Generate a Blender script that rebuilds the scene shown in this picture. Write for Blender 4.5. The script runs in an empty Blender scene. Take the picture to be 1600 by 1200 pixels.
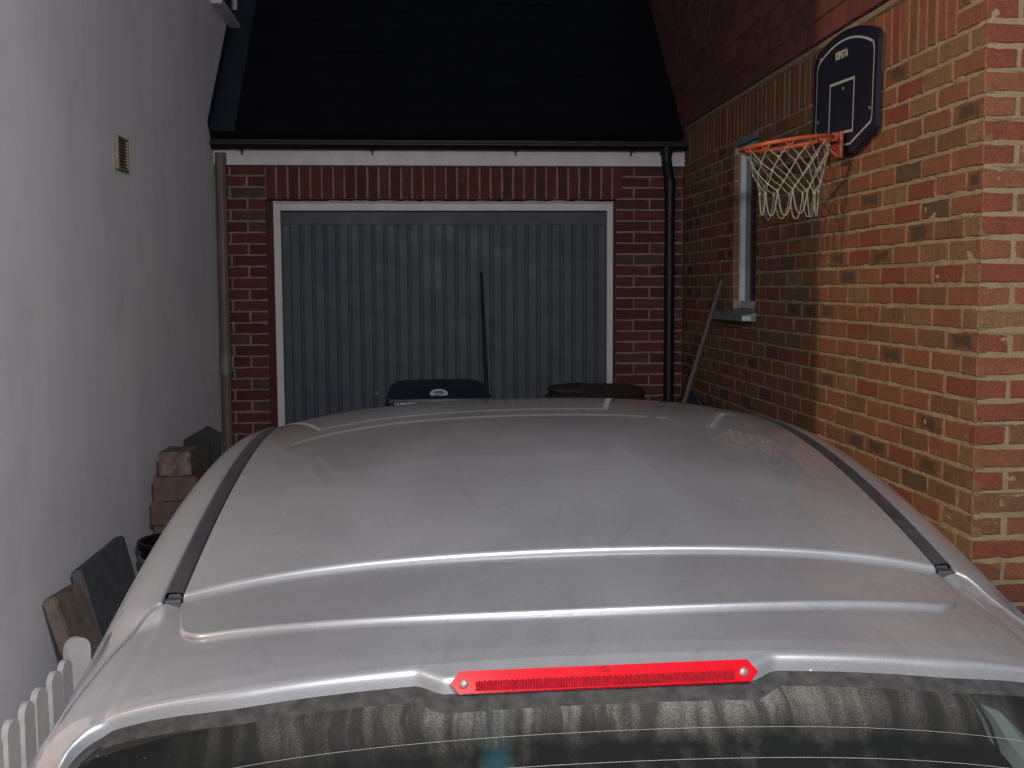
import bpy, bmesh, math, random
from math import sin, cos, pi, radians, sqrt, atan2
from mathutils import Vector, Matrix, noise
random.seed(7)
sc = bpy.context.scene
COL = sc.collection
CZ = 1.66                                   # eye height above the drive

# ------------------------------------------------------------------ camera
FPX = 1746.16
cam_d = bpy.data.cameras.new('camera'); cam = bpy.data.objects.new('camera', cam_d); COL.objects.link(cam)
cr, cf, cu = (0.99692803, -0.07816887, -0.00491324), (0.07746798, 0.99334574, -0.08522297), (0.01154233, 0.08458055, 0.99634979)
cam.matrix_world = Matrix(((cr[0], cu[0], -cf[0], 0), (cr[1], cu[1], -cf[1], 0), (cr[2], cu[2], -cf[2], CZ), (0, 0, 0, 1)))
cam_d.sensor_width = 36; cam_d.lens = FPX / 1600 * 36
cam_d.clip_start = .05; cam_d.clip_end = 400
sc.camera = cam

# ------------------------------------------------------------------ world and light (night)
w = bpy.data.worlds.new('World'); sc.world = w; w.use_nodes = True
nt = w.node_tree; nt.nodes.clear()
sky = nt.nodes.new('ShaderNodeTexSky'); sky.sky_type = 'NISHITA'; sky.sun_disc = False
sky.sun_elevation = radians(-4); sky.sun_rotation = radians(200)
bg = nt.nodes.new('ShaderNodeBackground'); bg.inputs['Strength'].default_value = 4.0
out = nt.nodes.new('ShaderNodeOutputWorld')
nt.links.new(sky.outputs[0], bg.inputs[0]); nt.links.new(bg.outputs[0], out.inputs[0])

fl = bpy.data.lights.new('added_key_light', 'POINT'); fl.energy = 375; fl.color = (.975, .985, 1); fl.shadow_soft_size = .10   # added unseen key lamp above and behind the lens, sets the overall light
flo = bpy.data.objects.new('added_key_light', fl); COL.objects.link(flo); flo.location = (.30, -.3, CZ + .80)
st = bpy.data.lights.new('street_lamp_light', 'POINT'); st.energy = 2500; st.color = (1, .67, .40); st.shadow_soft_size = .09
sto = bpy.data.objects.new('street_lamp_light', st); COL.objects.link(sto); sto.location = (-7.4, -1.87, CZ + 4.4)

ph = bpy.data.lights.new('phone_flash', 'POINT'); ph.energy = 55; ph.color = (1, .98, .97); ph.shadow_soft_size = .012   # small flash held beside the lens
pho = bpy.data.objects.new('phone_flash', ph); COL.objects.link(pho); pho.location = (-.012, .0, CZ + .022)

sc.view_settings.view_transform = 'Standard'; sc.view_settings.look = 'None'
sc.view_settings.exposure = 0; sc.view_settings.gamma = 1; sc.view_settings.use_curve_mapping = False

# ------------------------------------------------------------------ helpers
def nodemat(name, col, rough=.6, metal=0., spec=.5, coat=0., coatr=.05):
    m = bpy.data.materials.new(name); m.use_nodes = True
    b = m.node_tree.nodes['Principled BSDF']
    b.inputs['Base Color'].default_value = (*col, 1); b.inputs['Roughness'].default_value = rough
    b.inputs['Metallic'].default_value = metal; b.inputs['Specular IOR Level'].default_value = spec
    b.inputs['Coat Weight'].default_value = coat; b.inputs['Coat Roughness'].default_value = coatr
    return m
class NT:
    def __init__(s, m): s.t = m.node_tree; s.b = s.t.nodes['Principled BSDF']
    def n(s, typ, **k):
        x = s.t.nodes.new(typ)
        for a, v in k.items():
            if a.startswith('i_'):
                x.inputs[a[2:].replace('_', ' ')].default_value = v
            else: setattr(x, a, v)
        return x
    def l(s, a, b): s.t.links.new(a, b)
    def pos(s): return s.n('ShaderNodeNewGeometry').outputs['Position']
    def obj(s): return s.n('ShaderNodeTexCoord').outputs['Object']
    def mapping(s, src, scale): 
        m = s.n('ShaderNodeMapping'); m.inputs['Scale'].default_value = scale; s.l(src, m.inputs['Vector']); return m.outputs[0]
    def noise(s, src, scale, detail=4, rough=.6, dist=0):
        x = s.n('ShaderNodeTexNoise', i_Scale=scale, i_Detail=detail, i_Roughness=rough, i_Distortion=dist); s.l(src, x.inputs['Vector']); return x.outputs['Fac']
    def ramp(s, src, stops):
        r = s.n('ShaderNodeValToRGB'); e = r.color_ramp.elements
        while len(e) < len(stops): e.new(.5)
        for i, (p, c) in enumerate(stops):
            e[i].position = p; e[i].color = (c, c, c, 1) if isinstance(c, (int, float)) else (*c, 1)
        s.l(src, r.inputs[0]); return r.outputs[0]
    def mix(s, fac, a, b, mode='MIX'):
        m = s.n('ShaderNodeMix', data_type='RGBA', blend_type=mode)
        if isinstance(fac, (int, float)): m.inputs[0].default_value = fac
        else: s.l(fac, m.inputs[0])
        for v, i in ((a, 6), (b, 7)):
            if isinstance(v, tuple): m.inputs[i].default_value = (*v, 1)
            else: s.l(v, m.inputs[i])
        return m.outputs[2]
    def math(s, op, a, b=0., clamp=False):
        m = s.n('ShaderNodeMath', operation=op, use_clamp=clamp)
        for v, i in ((a, 0), (b, 1)):
            if isinstance(v, (int, float)): m.inputs[i].default_value = v
            else: s.l(v, m.inputs[i])
        return m.outputs[0]
    def bump(s, h, strength=.3, dist=.002):
        x = s.n('ShaderNodeBump', i_Strength=strength, i_Distance=dist); s.l(h, x.inputs['Height']); s.l(x.outputs[0], s.b.inputs['Normal']); return x
def varied(name, c1, c2, scale=20, rough=.6, bump=.2, bscale=150, bdist=.001, **k):
    m = nodemat(name, c1, rough, **k); t = NT(m); p = t.obj()
    t.l(t.mix(t.ramp(t.noise(p, scale), [(.35, 0), (.65, 1)]), c1, c2), t.b.inputs['Base Color'])
    if bump: t.bump(t.noise(p, bscale, 3), bump, bdist)
    return m

def link(name, me, mat=None, parent=None, loc=None):
    o = bpy.data.objects.new(name, me); COL.objects.link(o)
    if mat is not None and hasattr(me, 'materials'):
        if len(me.materials) == 0: me.materials.append(mat)
    if parent is not None: o.parent = parent
    if loc is not None: o.location = loc
    return o
def thing(name, label, cat, loc=(0, 0, 0), rz=0, group=None):
    o = bpy.data.objects.new(name, None); COL.objects.link(o); o.location = loc; o.rotation_euler = (0, 0, rz)
    o['label'] = label; o['category'] = cat
    if group: o['group'] = group
    return o
def tag(o, label, cat, group=None):
    o['label'] = label; o['category'] = cat
    if group: o['group'] = group
    return o
def pydata(name, v, f, smooth=False):
    me = bpy.data.meshes.new(name); me.from_pydata(v, [], f); me.update()
    if smooth:
        for p in me.polygons: p.use_smooth = True
    return me
class MB:
    def __init__(s): s.v = []; s.f = []; s.sm = []
    def add(s, v, f, sm=False):
        n = len(s.v); s.v += [tuple(x) for x in v]; s.f += [tuple(i + n for i in q) for q in f]; s.sm += [sm] * len(f); return s
    def box(s, x0, x1, y0, y1, z0, z1, bev=0, M=None):
        bm = bmesh.new(); bmesh.ops.create_cube(bm, size=1)
        for v in bm.verts: v.co = Vector(((x0 + x1) / 2 + v.co.x * (x1 - x0), (y0 + y1) / 2 + v.co.y * (y1 - y0), (z0 + z1) / 2 + v.co.z * (z1 - z0)))
        if bev: bmesh.ops.bevel(bm, geom=bm.edges[:], offset=bev, segments=2, profile=.5, affect='EDGES')
        if M is not None: bm.transform(M)
        bm.verts.index_update()
        s.add([v.co[:] for v in bm.verts], [[v.index for v in f.verts] for f in bm.faces]); bm.free(); return s
    def tube(s, pts, r, n=10, closed=False, cap=True):
        pts = [Vector(p) for p in pts]; N = len(pts); rings = []
        rr = r if isinstance(r, (list, tuple)) else [r] * N
        up = None
        for i, p in enumerate(pts):
            a = pts[(i - 1) % N] if (closed or i > 0) else p; b = pts[(i + 1) % N] if (closed or i < N - 1) else p
            t = (b - a).normalized()
            if up is None: up = Vector((0, 0, 1)) if abs(t.z) < .9 else Vector((1, 0, 0))
            x = t.cross(up)
            if x.length < 1e-6: x = t.orthogonal()
            x.normalize(); up = x.cross(t).normalized()
            rings.append([p + (x * cos(2 * pi * k / n) + up * sin(2 * pi * k / n)) * rr[i] for k in range(n)])
        v = [q for g in rings for q in g]; f = []
        for i in range(N if closed else N - 1):
            j = (i + 1) % N
            for k in range(n): f.append((i * n + k, i * n + (k + 1) % n, j * n + (k + 1) % n, j * n + k))
        if cap and not closed: f.append(tuple(range(n))); f.append(tuple(reversed(range((N - 1) * n, N * n))))
        return s.add(v, f, True)
    def lathe(s, prof, n=24, cx=0, cy=0, sx=1, sy=1):
        v = []; f = []
        for r, z in prof:
            for k in range(n): v.append((cx + r * sx * cos(2 * pi * k / n), cy + r * sy * sin(2 * pi * k / n), z))
        for i in range(len(prof) - 1):
            for k in range(n): f.append((i * n + k, i * n + (k + 1) % n, (i + 1) * n + (k + 1) % n, (i + 1) * n + k))
        return s.add(v, f, True)
    def grid(s, rows, sm=True, keep=None):
        """rows: list of rows of points"""
        R = len(rows); C_ = len(rows[0]); v = [p for r in rows for p in r]; f = []
        for i in range(R - 1):
            for j in range(C_ - 1):
                if keep is None or keep(i, j): f.append((i * C_ + j, i * C_ + j + 1, (i + 1) * C_ + j + 1, (i + 1) * C_ + j))
        return s.add(v, f, sm)
    def prism(s, poly, d0, d1, M=None):
        """poly in xy, extruded z d0..d1"""
        n = len(poly); v = [Vector((x, y, d0)) for x, y in poly] + [Vector((x, y, d1)) for x, y in poly]
        if M is not None: v = [M @ p for p in v]
        f = [tuple(reversed(range(n))), tuple(range(n, 2 * n))] + [(i, (i + 1) % n, n + (i + 1) % n, n + i) for i in range(n)]
        return s.add(v, f)
    def build(s, name, mat, parent=None, loc=None, M=None):
        me = bpy.data.meshes.new(name); me.from_pydata(s.v, [], s.f)
        me.polygons.foreach_set('use_smooth', s.sm); me.update()
        bm = bmesh.new(); bm.from_mesh(me); bmesh.ops.recalc_face_normals(bm, faces=bm.faces); bm.to_mesh(me); bm.free()
        if any(s.sm): me.set_sharp_from_angle(angle=radians(38))
        o = link(name, me, mat, parent, loc)
        if M is not None: o.matrix_local = M
        return o

# ------------------------------------------------------------------ materials
def brick_mat(name, c1, c2, blotch=None, rough=.85, burn=0.):
    m = nodemat(name, c1, rough, spec=.25); t = NT(m); p = t.pos()
    col = t.mix(t.ramp(t.noise(p, 16, 5, .65), [(.32, 0), (.68, 1)]), c1, c2)
    fine = t.ramp(t.noise(p, 130, 4, .7), [(.3, .62), (.7, 1.25)])
    col = t.mix(1., col, fine, 'MULTIPLY')
    if blotch:
        uv = t.n('ShaderNodeUVMap', uv_map='UVMap').outputs[0]
        sep = t.n('ShaderNodeSeparateXYZ'); t.l(uv, sep.inputs[0])
        dx = t.math('ABSOLUTE', t.math('SUBTRACT', sep.outputs[0], .5)); dy = t.math('ABSOLUTE', t.math('SUBTRACT', sep.outputs[1], .5))
        d = t.math('MAXIMUM', t.math('MULTIPLY', dx, 1.1), dy)
        d = t.math('ADD', d, t.math('MULTIPLY', t.math('SUBTRACT', t.noise(p, 24, 4), .5), .8))
        k = t.ramp(d, [(.22, 1), (.42, 0)])
        col = t.mix(t.math('MULTIPLY', k, .85), col, blotch)
    # lime / mortar film
    film = t.ramp(t.noise(p, 9, 6, .75, .6), [(.62, 0), (.80, .38)])
    col = t.mix(film, col, (.34, .27, .21))
    t.l(col, t.b.inputs['Base Color'])
    t.bump(t.math('ADD', t.noise(p, 260, 4, .7), t.math('MULTIPLY', t.noise(p, 60, 4, .6), 1.4)), .55, .0022)
    return m
SB = [  # multi-stock bricks of the house: (material, weight)
    (brick_mat('brick_orange_brown', (.215, .088, .044), (.165, .070, .040)), 8),
    (brick_mat('brick_red', (.195, .060, .038), (.150, .050, .034)), 2),
    (brick_mat('brick_brown', (.170, .088, .047), (.125, .066, .038)), 5),
    (brick_mat('brick_buff_brown', (.205, .118, .060), (.155, .088, .048)), 2),
    (brick_mat('brick_burnt_centre', (.180, .084, .045), (.140, .066, .038), (.055, .038, .030)), 2),
    (brick_mat('brick_dark', (.085, .056, .040), (.110, .068, .044)), .5),
]
GB = [(brick_mat('garage_brick_red', (.120, .036, .028), (.095, .030, .025)), 5),
      (brick_mat('garage_brick_dark_red', (.085, .028, .023), (.070, .024, .021)), 3),
      (brick_mat('garage_brick_brown', (.090, .055, .040), (.075, .045, .034)), 1)]
def mortar_mat(name, c1, c2):
    m = nodemat(name, c1, .95, spec=.15); t = NT(m); p = t.pos()
    c = t.mix(t.ramp(t.noise(p, 5, 5, .6), [(.35, 0), (.65, 1)]), c1, c2)
    c = t.mix(1., c, t.ramp(t.noise(p, 190, 3, .7), [(.3, .7), (.7, 1.15)]), 'MULTIPLY')
    t.l(c, t.b.inputs['Base Color']); t.bump(t.noise(p, 320, 4, .75), .6, .002); return m
M_mortar = mortar_mat('mortar_buff', (.30, .235, .155), (.24, .185, .12))
M_gmortar = mortar_mat('mortar_garage', (.26, .195, .165), (.20, .15, .13))
def tile_mat():
    m = nodemat('clay_tile', (.13, .045, .038), .8, spec=.25); t = NT(m); p = t.pos()
    inf = t.n('ShaderNodeObjectInfo').outputs['Random']
    c = t.mix(inf, (.15, .050, .040), (.095, .032, .032))
    c = t.mix(t.ramp(t.noise(p, 9, 5), [(.4, 0), (.7, .6)]), c, (.07, .03, .028))
    t.l(c, t.b.inputs['Base Color']); t.bump(t.noise(p, 140, 4), .4, .002); return m
M_tile = tile_mat(); M_tedge = varied('clay_tile_edge', (.20, .12, .095), (.13, .075, .06), 40, .9, .3)
M_slate = varied('roof_slate', (.0035, .0038, .006), (.0055, .0057, .0075), 6, .6, .2, 60, .002, spec=.15)
M_lead = varied('lead_flashing', (.017, .022, .036), (.012, .017, .028), 5, .5, .2, 40, .002, spec=.4)
def render_mat():
    m = nodemat('white_render', (.7, .68, .69), .92, spec=.2); t = NT(m); p = t.pos()
    big = t.noise(p, .9, 4, .55)
    c = t.mix(t.ramp(big, [(.35, 0), (.65, 1)]), (.78, .765, .80), (.87, .855, .88))
    c = t.mix(t.ramp(t.noise(p, 2.2, 5, .6, .5), [(.50, 0), (.72, .5)]), c, (.68, .62, .65))
    c = t.mix(t.ramp(t.noise(p, 38, 2, .5), [(.74, 0), (.80, .5)]), c, (.33, .31, .31))
    st_ = t.mapping(p, (3, 3, .35))
    c = t.mix(t.ramp(t.noise(st_, 2.5, 4, .6), [(.55, 0), (.8, .18)]), c, (.56, .53, .55))
    t.l(c, t.b.inputs['Base Color'])
    h = t.math('ADD', t.noise(p, 55, 5, .7), t.math('MULTIPLY', t.noise(p, 7, 3), 2.2)); t.bump(h, .22, .0018); return m
M_render = render_mat()
M_white = varied('white_paint', (.60, .57, .60), (.52, .49, .51), 8, .5, .15, 60, .001)
M_upvc = nodemat('white_upvc', (.42, .44, .49), .45)
M_ragged = varied('white_sealant', (.50, .47, .48), (.42, .39, .40), 30, .8, .4, 90, .002)
def door_mat():
    m = nodemat('garage_door_paint', (.17, .185, .21), .5, spec=.45); t = NT(m); p = t.pos()
    c = t.mix(t.ramp(t.noise(t.mapping(p, (6, 6, 1.2)), 2.2, 5, .65), [(.35, 0), (.7, 1)]), (.038, .046, .066), (.044, .051, .070))
    c = t.mix(t.ramp(t.noise(t.mapping(p, (9, 9, .7)), 5, 5, .7), [(.55, 0), (.8, .3)]), c, (.056, .060, .072))
    t.l(c, t.b.inputs['Base Color']); t.l(t.ramp(t.noise(p, 7, 4), [(.3, .50), (.7, .62)]), t.b.inputs['Roughness']); t.bump(t.noise(p, 18, 3), .06, .001); return m
M_door = door_mat()
M_black = varied('black_plastic', (.006, .006, .008), (.009, .009, .012), 9, .5, .1, 80, .001, spec=.3)
M_beigepipe = varied('weathered_beige_pipe', (.145, .108, .085), (.11, .082, .066), 7, .6, .2, 60, .001)
M_greyclip = varied('grey_plastic', (.17, .175, .18), (.12, .125, .13), 20, .5, .2, 60)
M_sill = varied('grey_sill', (.17, .18, .19), (.13, .14, .15), 12, .7, .3, 90)
M_glassdark = nodemat('dark_window_glass', (.014, .017, .020), .08, spec=.6)

# ------------------------------------------------------------------ bricks
_bc = {}
def brick_mesh(L, H, variant, mat, D=.03):
    """local: x along length (0..L), z up (0..H), outer face at y = 0 looking towards -y"""
    key = (round(L, 3), round(H, 3), variant, mat.name, D)
    if key in _bc: return _bc[key]
    rnd = random.Random(hash((key[0], key[1], variant)) & 0xffff)
    j = lambda a: rnd.uniform(-a, a)
    nx = 3 if L > .09 else 1; nz = 1 if H < .12 else 2
    per = [(L * i / nx, 0) for i in range(nx)] + [(L, H * i / nz) for i in range(nz)] + [(L * (1 - i / nx), H) for i in range(nx)] + [(0, H * (1 - i / nz)) for i in range(nz)]
    per = [(x + j(.0022), z + j(.0022)) for x, z in per]; n = len(per)
    cx, cz = L / 2, H / 2; ins = .0035
    inner = [(x + (ins if x < cx else -ins) * (abs(x - cx) > .3 * L), z + (ins if z < cz else -ins) * (abs(z - cz) > .3 * H)) for x, z in per]
    v = [(x, D, z) for x, z in per] + [(x, .0035 + j(.001), z) for x, z in per] + [(x, j(.0012), z) for x, z in inner]
    f = []
    for i in range(n):
        k = (i + 1) % n
        f.append((i, k, n + k, n + i)); f.append((n + i, n + k, 2 * n + k, 2 * n + i))
    f.append(tuple(range(2 * n, 3 * n)))
    me = pydata('brick', v, f); uv = me.uv_layers.new(name='UVMap')
    for lp in me.loops:
        c = me.vertices[lp.vertex_index].co; uv.data[lp.index].uv = (c.x / L, c.z / H) if H < L * 1.2 else (c.z / H, c.x / L)
    me.materials.append(mat); _bc[key] = me; return me
def pick(mats, rnd):
    tot = sum(w_ for _, w_ in mats); r = rnd.uniform(0, tot)
    for m, w_ in mats:
        r -= w_
        if r <= 0: return m
    return mats[-1][0]
def proj(P):
    d = P.x * cf[0] + P.y * cf[1] + (P.z - CZ) * cf[2]
    if d < .05: return None
    return (800 + FPX * (P.x * cr[0] + P.y * cr[1] + (P.z - CZ) * cr[2]) / d, 600 - FPX * (P.x * cu[0] + P.y * cu[1] + (P.z - CZ) * cu[2]) / d, d)
CARTOP = [(0, 1200), (40, 1200), (178, 970), (260, 790), (350, 692), (420, 662), (600, 636), (900, 622), (1130, 633), (1250, 665), (1360, 742), (1460, 827), (1600, 945)]
def hidden_by_car(u, v):
    for (a, b), (c, d) in zip(CARTOP, CARTOP[1:]):
        if a <= u <= c: return v > b + (d - b) * (u - a) / (c - a) + 25
    return False
def lay_bricks(spec, parent, limit=300, world=Matrix()):
    """spec: list of (matrix, L, H, mat, variant). The `limit` largest in view are parts, the rest one 'stuff' part."""
    sc_ = []
    for i, (M, L, H, mat, va) in enumerate(spec):
        ps = [proj(M @ Vector(q)) for q in ((0, 0, 0), (L, 0, 0), (L, 0, H), (0, 0, H))]; area = 0
        if all(ps):
            u = sum(p[0] for p in ps) / 4; v = sum(p[1] for p in ps) / 4
            if -20 < u < 1620 and -20 < v < 1220 and not hidden_by_car(u, v):
                area = abs(sum(ps[k][0] * ps[(k + 1) % 4][1] - ps[(k + 1) % 4][0] * ps[k][1] for k in range(4))) / 2
        sc_.append((-area, i))
    sc_.sort(); chosen = {i for a, i in sc_[:limit] if a < 0}
    V = []; F = []; MI = []; UV = []; mats = []
    for i, (M, L, H, mat, va) in enumerate(spec):
        me = brick_mesh(L, H, va, mat)
        if i in chosen:
            o = bpy.data.objects.new('brick', me); COL.objects.link(o); o.parent = parent; o.matrix_local = M
        else:
            if mat not in mats: mats.append(mat)
            n = len(V); V += [(M @ v.co)[:] for v in me.vertices]
            for p in me.polygons: F.append(tuple(k + n for k in p.vertices)); MI.append(mats.index(mat))
            UV += [tuple(d.uv) for d in me.uv_layers[0].data]
    if V:
        me = pydata('brick_courses', V, F); uv = me.uv_layers.new(name='UVMap')
        uv.data.foreach_set('uv', [c for q in UV for c in q])
        for m in mats: me.materials.append(m)
        me.polygons.foreach_set('material_index', MI)
        o = link('brick_courses', me, None, parent); o['kind'] = 'stuff'; o['label'] = 'remaining courses of the same brickwork'
def cut(a, b, holes):
    segs = [(a, b)]
    for h0, h1 in holes:
        nx = []
        for s0, s1 in segs:
            if h1 <= s0 or h0 >= s1: nx.append((s0, s1)); continue
            if s0 < h0: nx.append((s0, h0))
            if h1 < s1: nx.append((h1, s1))
        segs = nx
    return segs
def course(a, b, first, holes=(), joint=.0115, step=.225):
    """brick intervals between a and b; first joint centre at a+first"""
    js = [a]; x = a + first
    while x < b - .02: js.append(x); x += step
    js.append(b); outl = []
    for i in range(len(js) - 1):
        s0 = js[i] + (joint / 2 if i else 0); s1 = js[i + 1] - (joint / 2 if i < len(js) - 2 else 0)
        outl += [q for q in cut(s0, s1, holes) if q[1] - q[0] > .02]
    return outl
Z0 = CZ + .0043                              # level of course joint k = 0
XR, YC, YG = 1.7726, 3.4637, 7.609           # house side wall, its corner, garage front
XL = -1.368                                  # white wall
KMIN = -22

# ------------------------------------------------------------------ ground
def ground_mat():
    m = nodemat('driveway_blocks', (.12, .11, .10), .9, spec=.2); t = NT(m); p = t.pos()
    c = t.mix(t.ramp(t.noise(p, 3, 6, .6), [(.35, 0), (.65, 1)]), (.13, .115, .10), (.085, .08, .075))
    c = t.mix(1., c, t.ramp(t.noise(p, 140, 3), [(.3, .7), (.7, 1.2)]), 'MULTIPLY')
    t.l(c, t.b.inputs['Base Color']); t.bump(t.noise(p, 120, 5, .7), .7, .006); return m
g = MB(); g.add([(-150, -150, 0), (150, -150, 0), (150, 150, 0), (-150, 150, 0)], [(0, 1, 2, 3)])
g.build('ground', ground_mat())['kind'] = 'structure'

# ------------------------------------------------------------------ white rendered house on the left
lh = thing('rendered_house', 'pale grey-white rendered wall of the neighbouring house along the left side', 'house', (XL, 4, 0))
T = lambda x, y, z: (x - XL, y - 4, z)
b = MB()
rows = []
ys = [2.6 + i * .12 for i in range(80)]; zs = [i * .12 for i in range(52)]
for y in ys: rows.append([T(XL + .0035 * noise.noise(Vector((y * .9, z * .9, 3))) , y, z) for z in zs])
b.grid(rows)
b.box(-4 , -.004, 2.6 - 4, ys[-1] - 4, 0, zs[-1])
b.build('wall', M_render, lh)
# air brick
ab = MB(); y0, y1, z0, z1 = 5.165, 5.345, CZ + .540, CZ + .690
fr = MB()
fr.box(-.001, .020, y0 - 4, y0 - 4 + .012, z0, z1, .002); fr.box(-.001, .020, y1 - 4 - .012, y1 - 4, z0, z1, .002)
fr.box(-.001, .0195, y0 - 4 + .012, y1 - 4 - .012, z0, z0 + .012, .002); fr.box(-.001, .0195, y0 - 4 + .012, y1 - 4 - .012, z1 - .012, z1, .002)
M_vent = varied('beige_vent', (.27, .225, .13), (.20, .165, .10), 30, .6, .1)
af = fr.build('air_vent', M_vent, lh)
for i in range(9):
    z = z0 + .016 + i * .0138
    MB().box(.003, .014, y0 - 4 + .012, y1 - 4 - .012, z, z + .0065).build('louvre', M_vent, af)
MB().box(.0, .003, y0 - 4 + .012, y1 - 4 - .012, z0 + .012, z1 - .012).build('vent_backing', M_black, af)
# window up on the left wall
wn = MB(); wy0, wy1, wz0, wz1 = 7.66 - 4, 8.55 - 4, CZ + 1.90, CZ + 2.9
for q in ((wy0, wy0 + .07, wz0, wz1), (wy1 - .07, wy1, wz0, wz1)): wn.box(-.001, .030, q[0], q[1], q[2], q[3], .004)
wn.box(-.001, .029, wy0 + .07, wy1 - .07, wz0, wz0 + .07, .004); wn.box(-.001, .029, wy0 + .07, wy1 - .07, wz1 - .07, wz1, .004)
wf = wn.build('window_frame', M_upvc, lh)
MB().box(.001, .012, wy0 + .07, wy1 - .07, wz0 + .07, wz1 - .07).build('pane', M_glassdark, wf)
MB().box(-.001, .075, wy0 - .05, wy1 + .05, wz0 - .035, wz0 - .002, .004).build('sill', M_white, wf)

# ------------------------------------------------------------------ brick house on the right
rh = thing('brick_house', 'multi-coloured brick side wall of the house on the right with red tile hanging above', 'house', (0, 0, 0))
WIN = (5.90, 6.335, Z0 - .125, Z0 + .79)     # window opening y0,y1,z0,z1
rnd = random.Random(11)
spec = []
def side_M(y_near, z):    # face towards -x: brick length runs towards +y
    # local x -> +y ; local y(depth) -> +x ; local z -> z
    return Matrix(((0, 1, 0, XR + rnd.uniform(-.0015, .0015)), (1, 0, 0, y_near), (0, 0, 1, z), (0, 0, 0, 1)))
def return_M(x, z):
    return Matrix(((1, 0, 0, x), (0, 1, 0, YC + rnd.uniform(-.0015, .0015)), (0, 0, 1, z), (0, 0, 0, 1)))
YEND = 8.6
for k in range(KMIN, 37):
    z = Z0 + k * .075 + .0065; H = .062
    yend = YEND if k < 11 else YC + .203
    holes = [(WIN[0] - .002, WIN[1] + .002)] if (z + H > WIN[2] and z < WIN[3]) else []
    first = .1075 if k % 2 == 0 else .220
    ivs = course(YC + .001, yend, first, holes)
    for n_, (a, b_) in enumerate(ivs):
        if a > YG + .02 or k > 13: continue
        mt = pick(SB, rnd)
        if n_ == 0 and k % 2 == 0 : mt = SB[3][0] if rnd.random() < .6 else mt
        spec.append((side_M(a, z + rnd.uniform(-.001, .001)), b_ - a, H, mt, rnd.randrange(5)))
    first = .220 if k % 2 == 0 else .1075
    for a, b_ in course(XR + .001, XR + 1.5, first, (), .016):
        mt = pick(SB, rnd)
        if abs(a - XR) < .01 and rnd.random() < .45: mt = SB[1][0]
        spec.append((return_M(a, z + .0015 + rnd.uniform(-.001, .001)), b_ - a, H - .003, mt, rnd.randrange(5)))
# soldier course on the side wall
zs0 = Z0 + 11 * .075 + .005
y = YC + .21
while y < YG + .02:
    mt = pick(SB[:4] + [(SB[4][0], 1)], rnd)
    if y < 5: mt = pick(SB[:3], rnd)
    spec.append((side_M(y, zs0), .065, .213, mt, rnd.randrange(5))); y += .0745
lay_bricks(spec, rh)
# mortar body: bumpy sheets just behind the brick faces, open at the window
messy = lambda u: .0009 * (max(0, 1 - abs(u - YC) / .5) if u > 3 else (1 if u > XR - .01 else 0))
def mortar_sheet(mb, fn, us, vs, hole=None):
    rows = [[fn(u, v, -.0042 + .0042 * noise.noise(Vector((u * 26, v * 40, 1.7))) + .0012 * noise.noise(Vector((u * 9, v * 12, 7))) + messy(u)) for v in vs] for u in us]
    keep = None
    if hole: keep = lambda i, j: not (hole[0] - 1e-4 < (us[i] + us[i + 1]) / 2 < hole[1] + 1e-4 and hole[2] - 1e-4 < (vs[j] + vs[j + 1]) / 2 < hole[3] + 1e-4)
    mb.grid(rows, True, keep)
def lin(a, b, n): return [a + (b - a) * i / n for i in range(n + 1)]
mm = MB()
ys_ = lin(YC, WIN[0], 205) + lin(WIN[0], WIN[1], 36)[1:] + lin(WIN[1], YG, 100)[1:]
zl = Z0 - 12.7 * .075
zs_ = lin(0, zl, 24) + lin(zl, WIN[2], 60)[1:] + lin(WIN[2], WIN[3], 76)[1:] + lin(WIN[3], Z0 + 1.12, 28)[1:]
mortar_sheet(mm, lambda u, v, d: (XR - d, u + (0.004 if u == YC else 0), v), ys_, zs_, WIN)
mm.build('wall', M_mortar, rh)
mr = MB()
zr_ = lin(0, zl, 20) + lin(zl, Z0 + 2.85, 260)[1:]
mortar_sheet(mr, lambda u, v, d: (u + (0.004 if u == XR else 0), YC - d, v), lin(XR, XR + 1.5, 110), zr_)
mr.build('wall', M_mortar, rh)
# solid core behind, leaving the window recess
core = MB()
core.box(XR + .035, XR + 1.49, YC + .035, WIN[0] - .001, 0, Z0 + 2.9)
core.box(XR + .035, XR + 1.49, WIN[1] + .001, 9.3, 0, Z0 + 2.9)
core.box(XR + .035, XR + 1.49, WIN[0] - .0008, WIN[1] + .0008, 0, WIN[2] - .001)
core.box(XR + .035, XR + 1.49, WIN[0] - .0008, WIN[1] + .0008, WIN[3] + .001, Z0 + 2.9)
core.box(XR + .14, XR + 1.48, WIN[0] - .0005, WIN[1] + .0005, WIN[2], WIN[3])
core.build('wall_core', M_mortar, rh)
# reveals of the opening
rv = MB()
rv.box(XR + .002, XR + .14, WIN[1], WIN[1] + .03, WIN[2], WIN[3]); rv.box(XR + .002, XR + .14, WIN[0] - .03, WIN[0], WIN[2], WIN[3])
rv.box(XR + .002, XR + .14, WIN[0], WIN[1], WIN[3], WIN[3] + .03)
rv.build('reveal', M_mortar, rh)
for k in range(-1, 11):
    z = Z0 + k * .075 + .005
    if WIN[2] < z and z + .06 < WIN[3]:
        MB().box(XR + .004, XR + .030, WIN[1] - .004, WIN[1] + .002, z, z + .065, .0015).build('brick', SB[0][0], rh)
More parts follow.
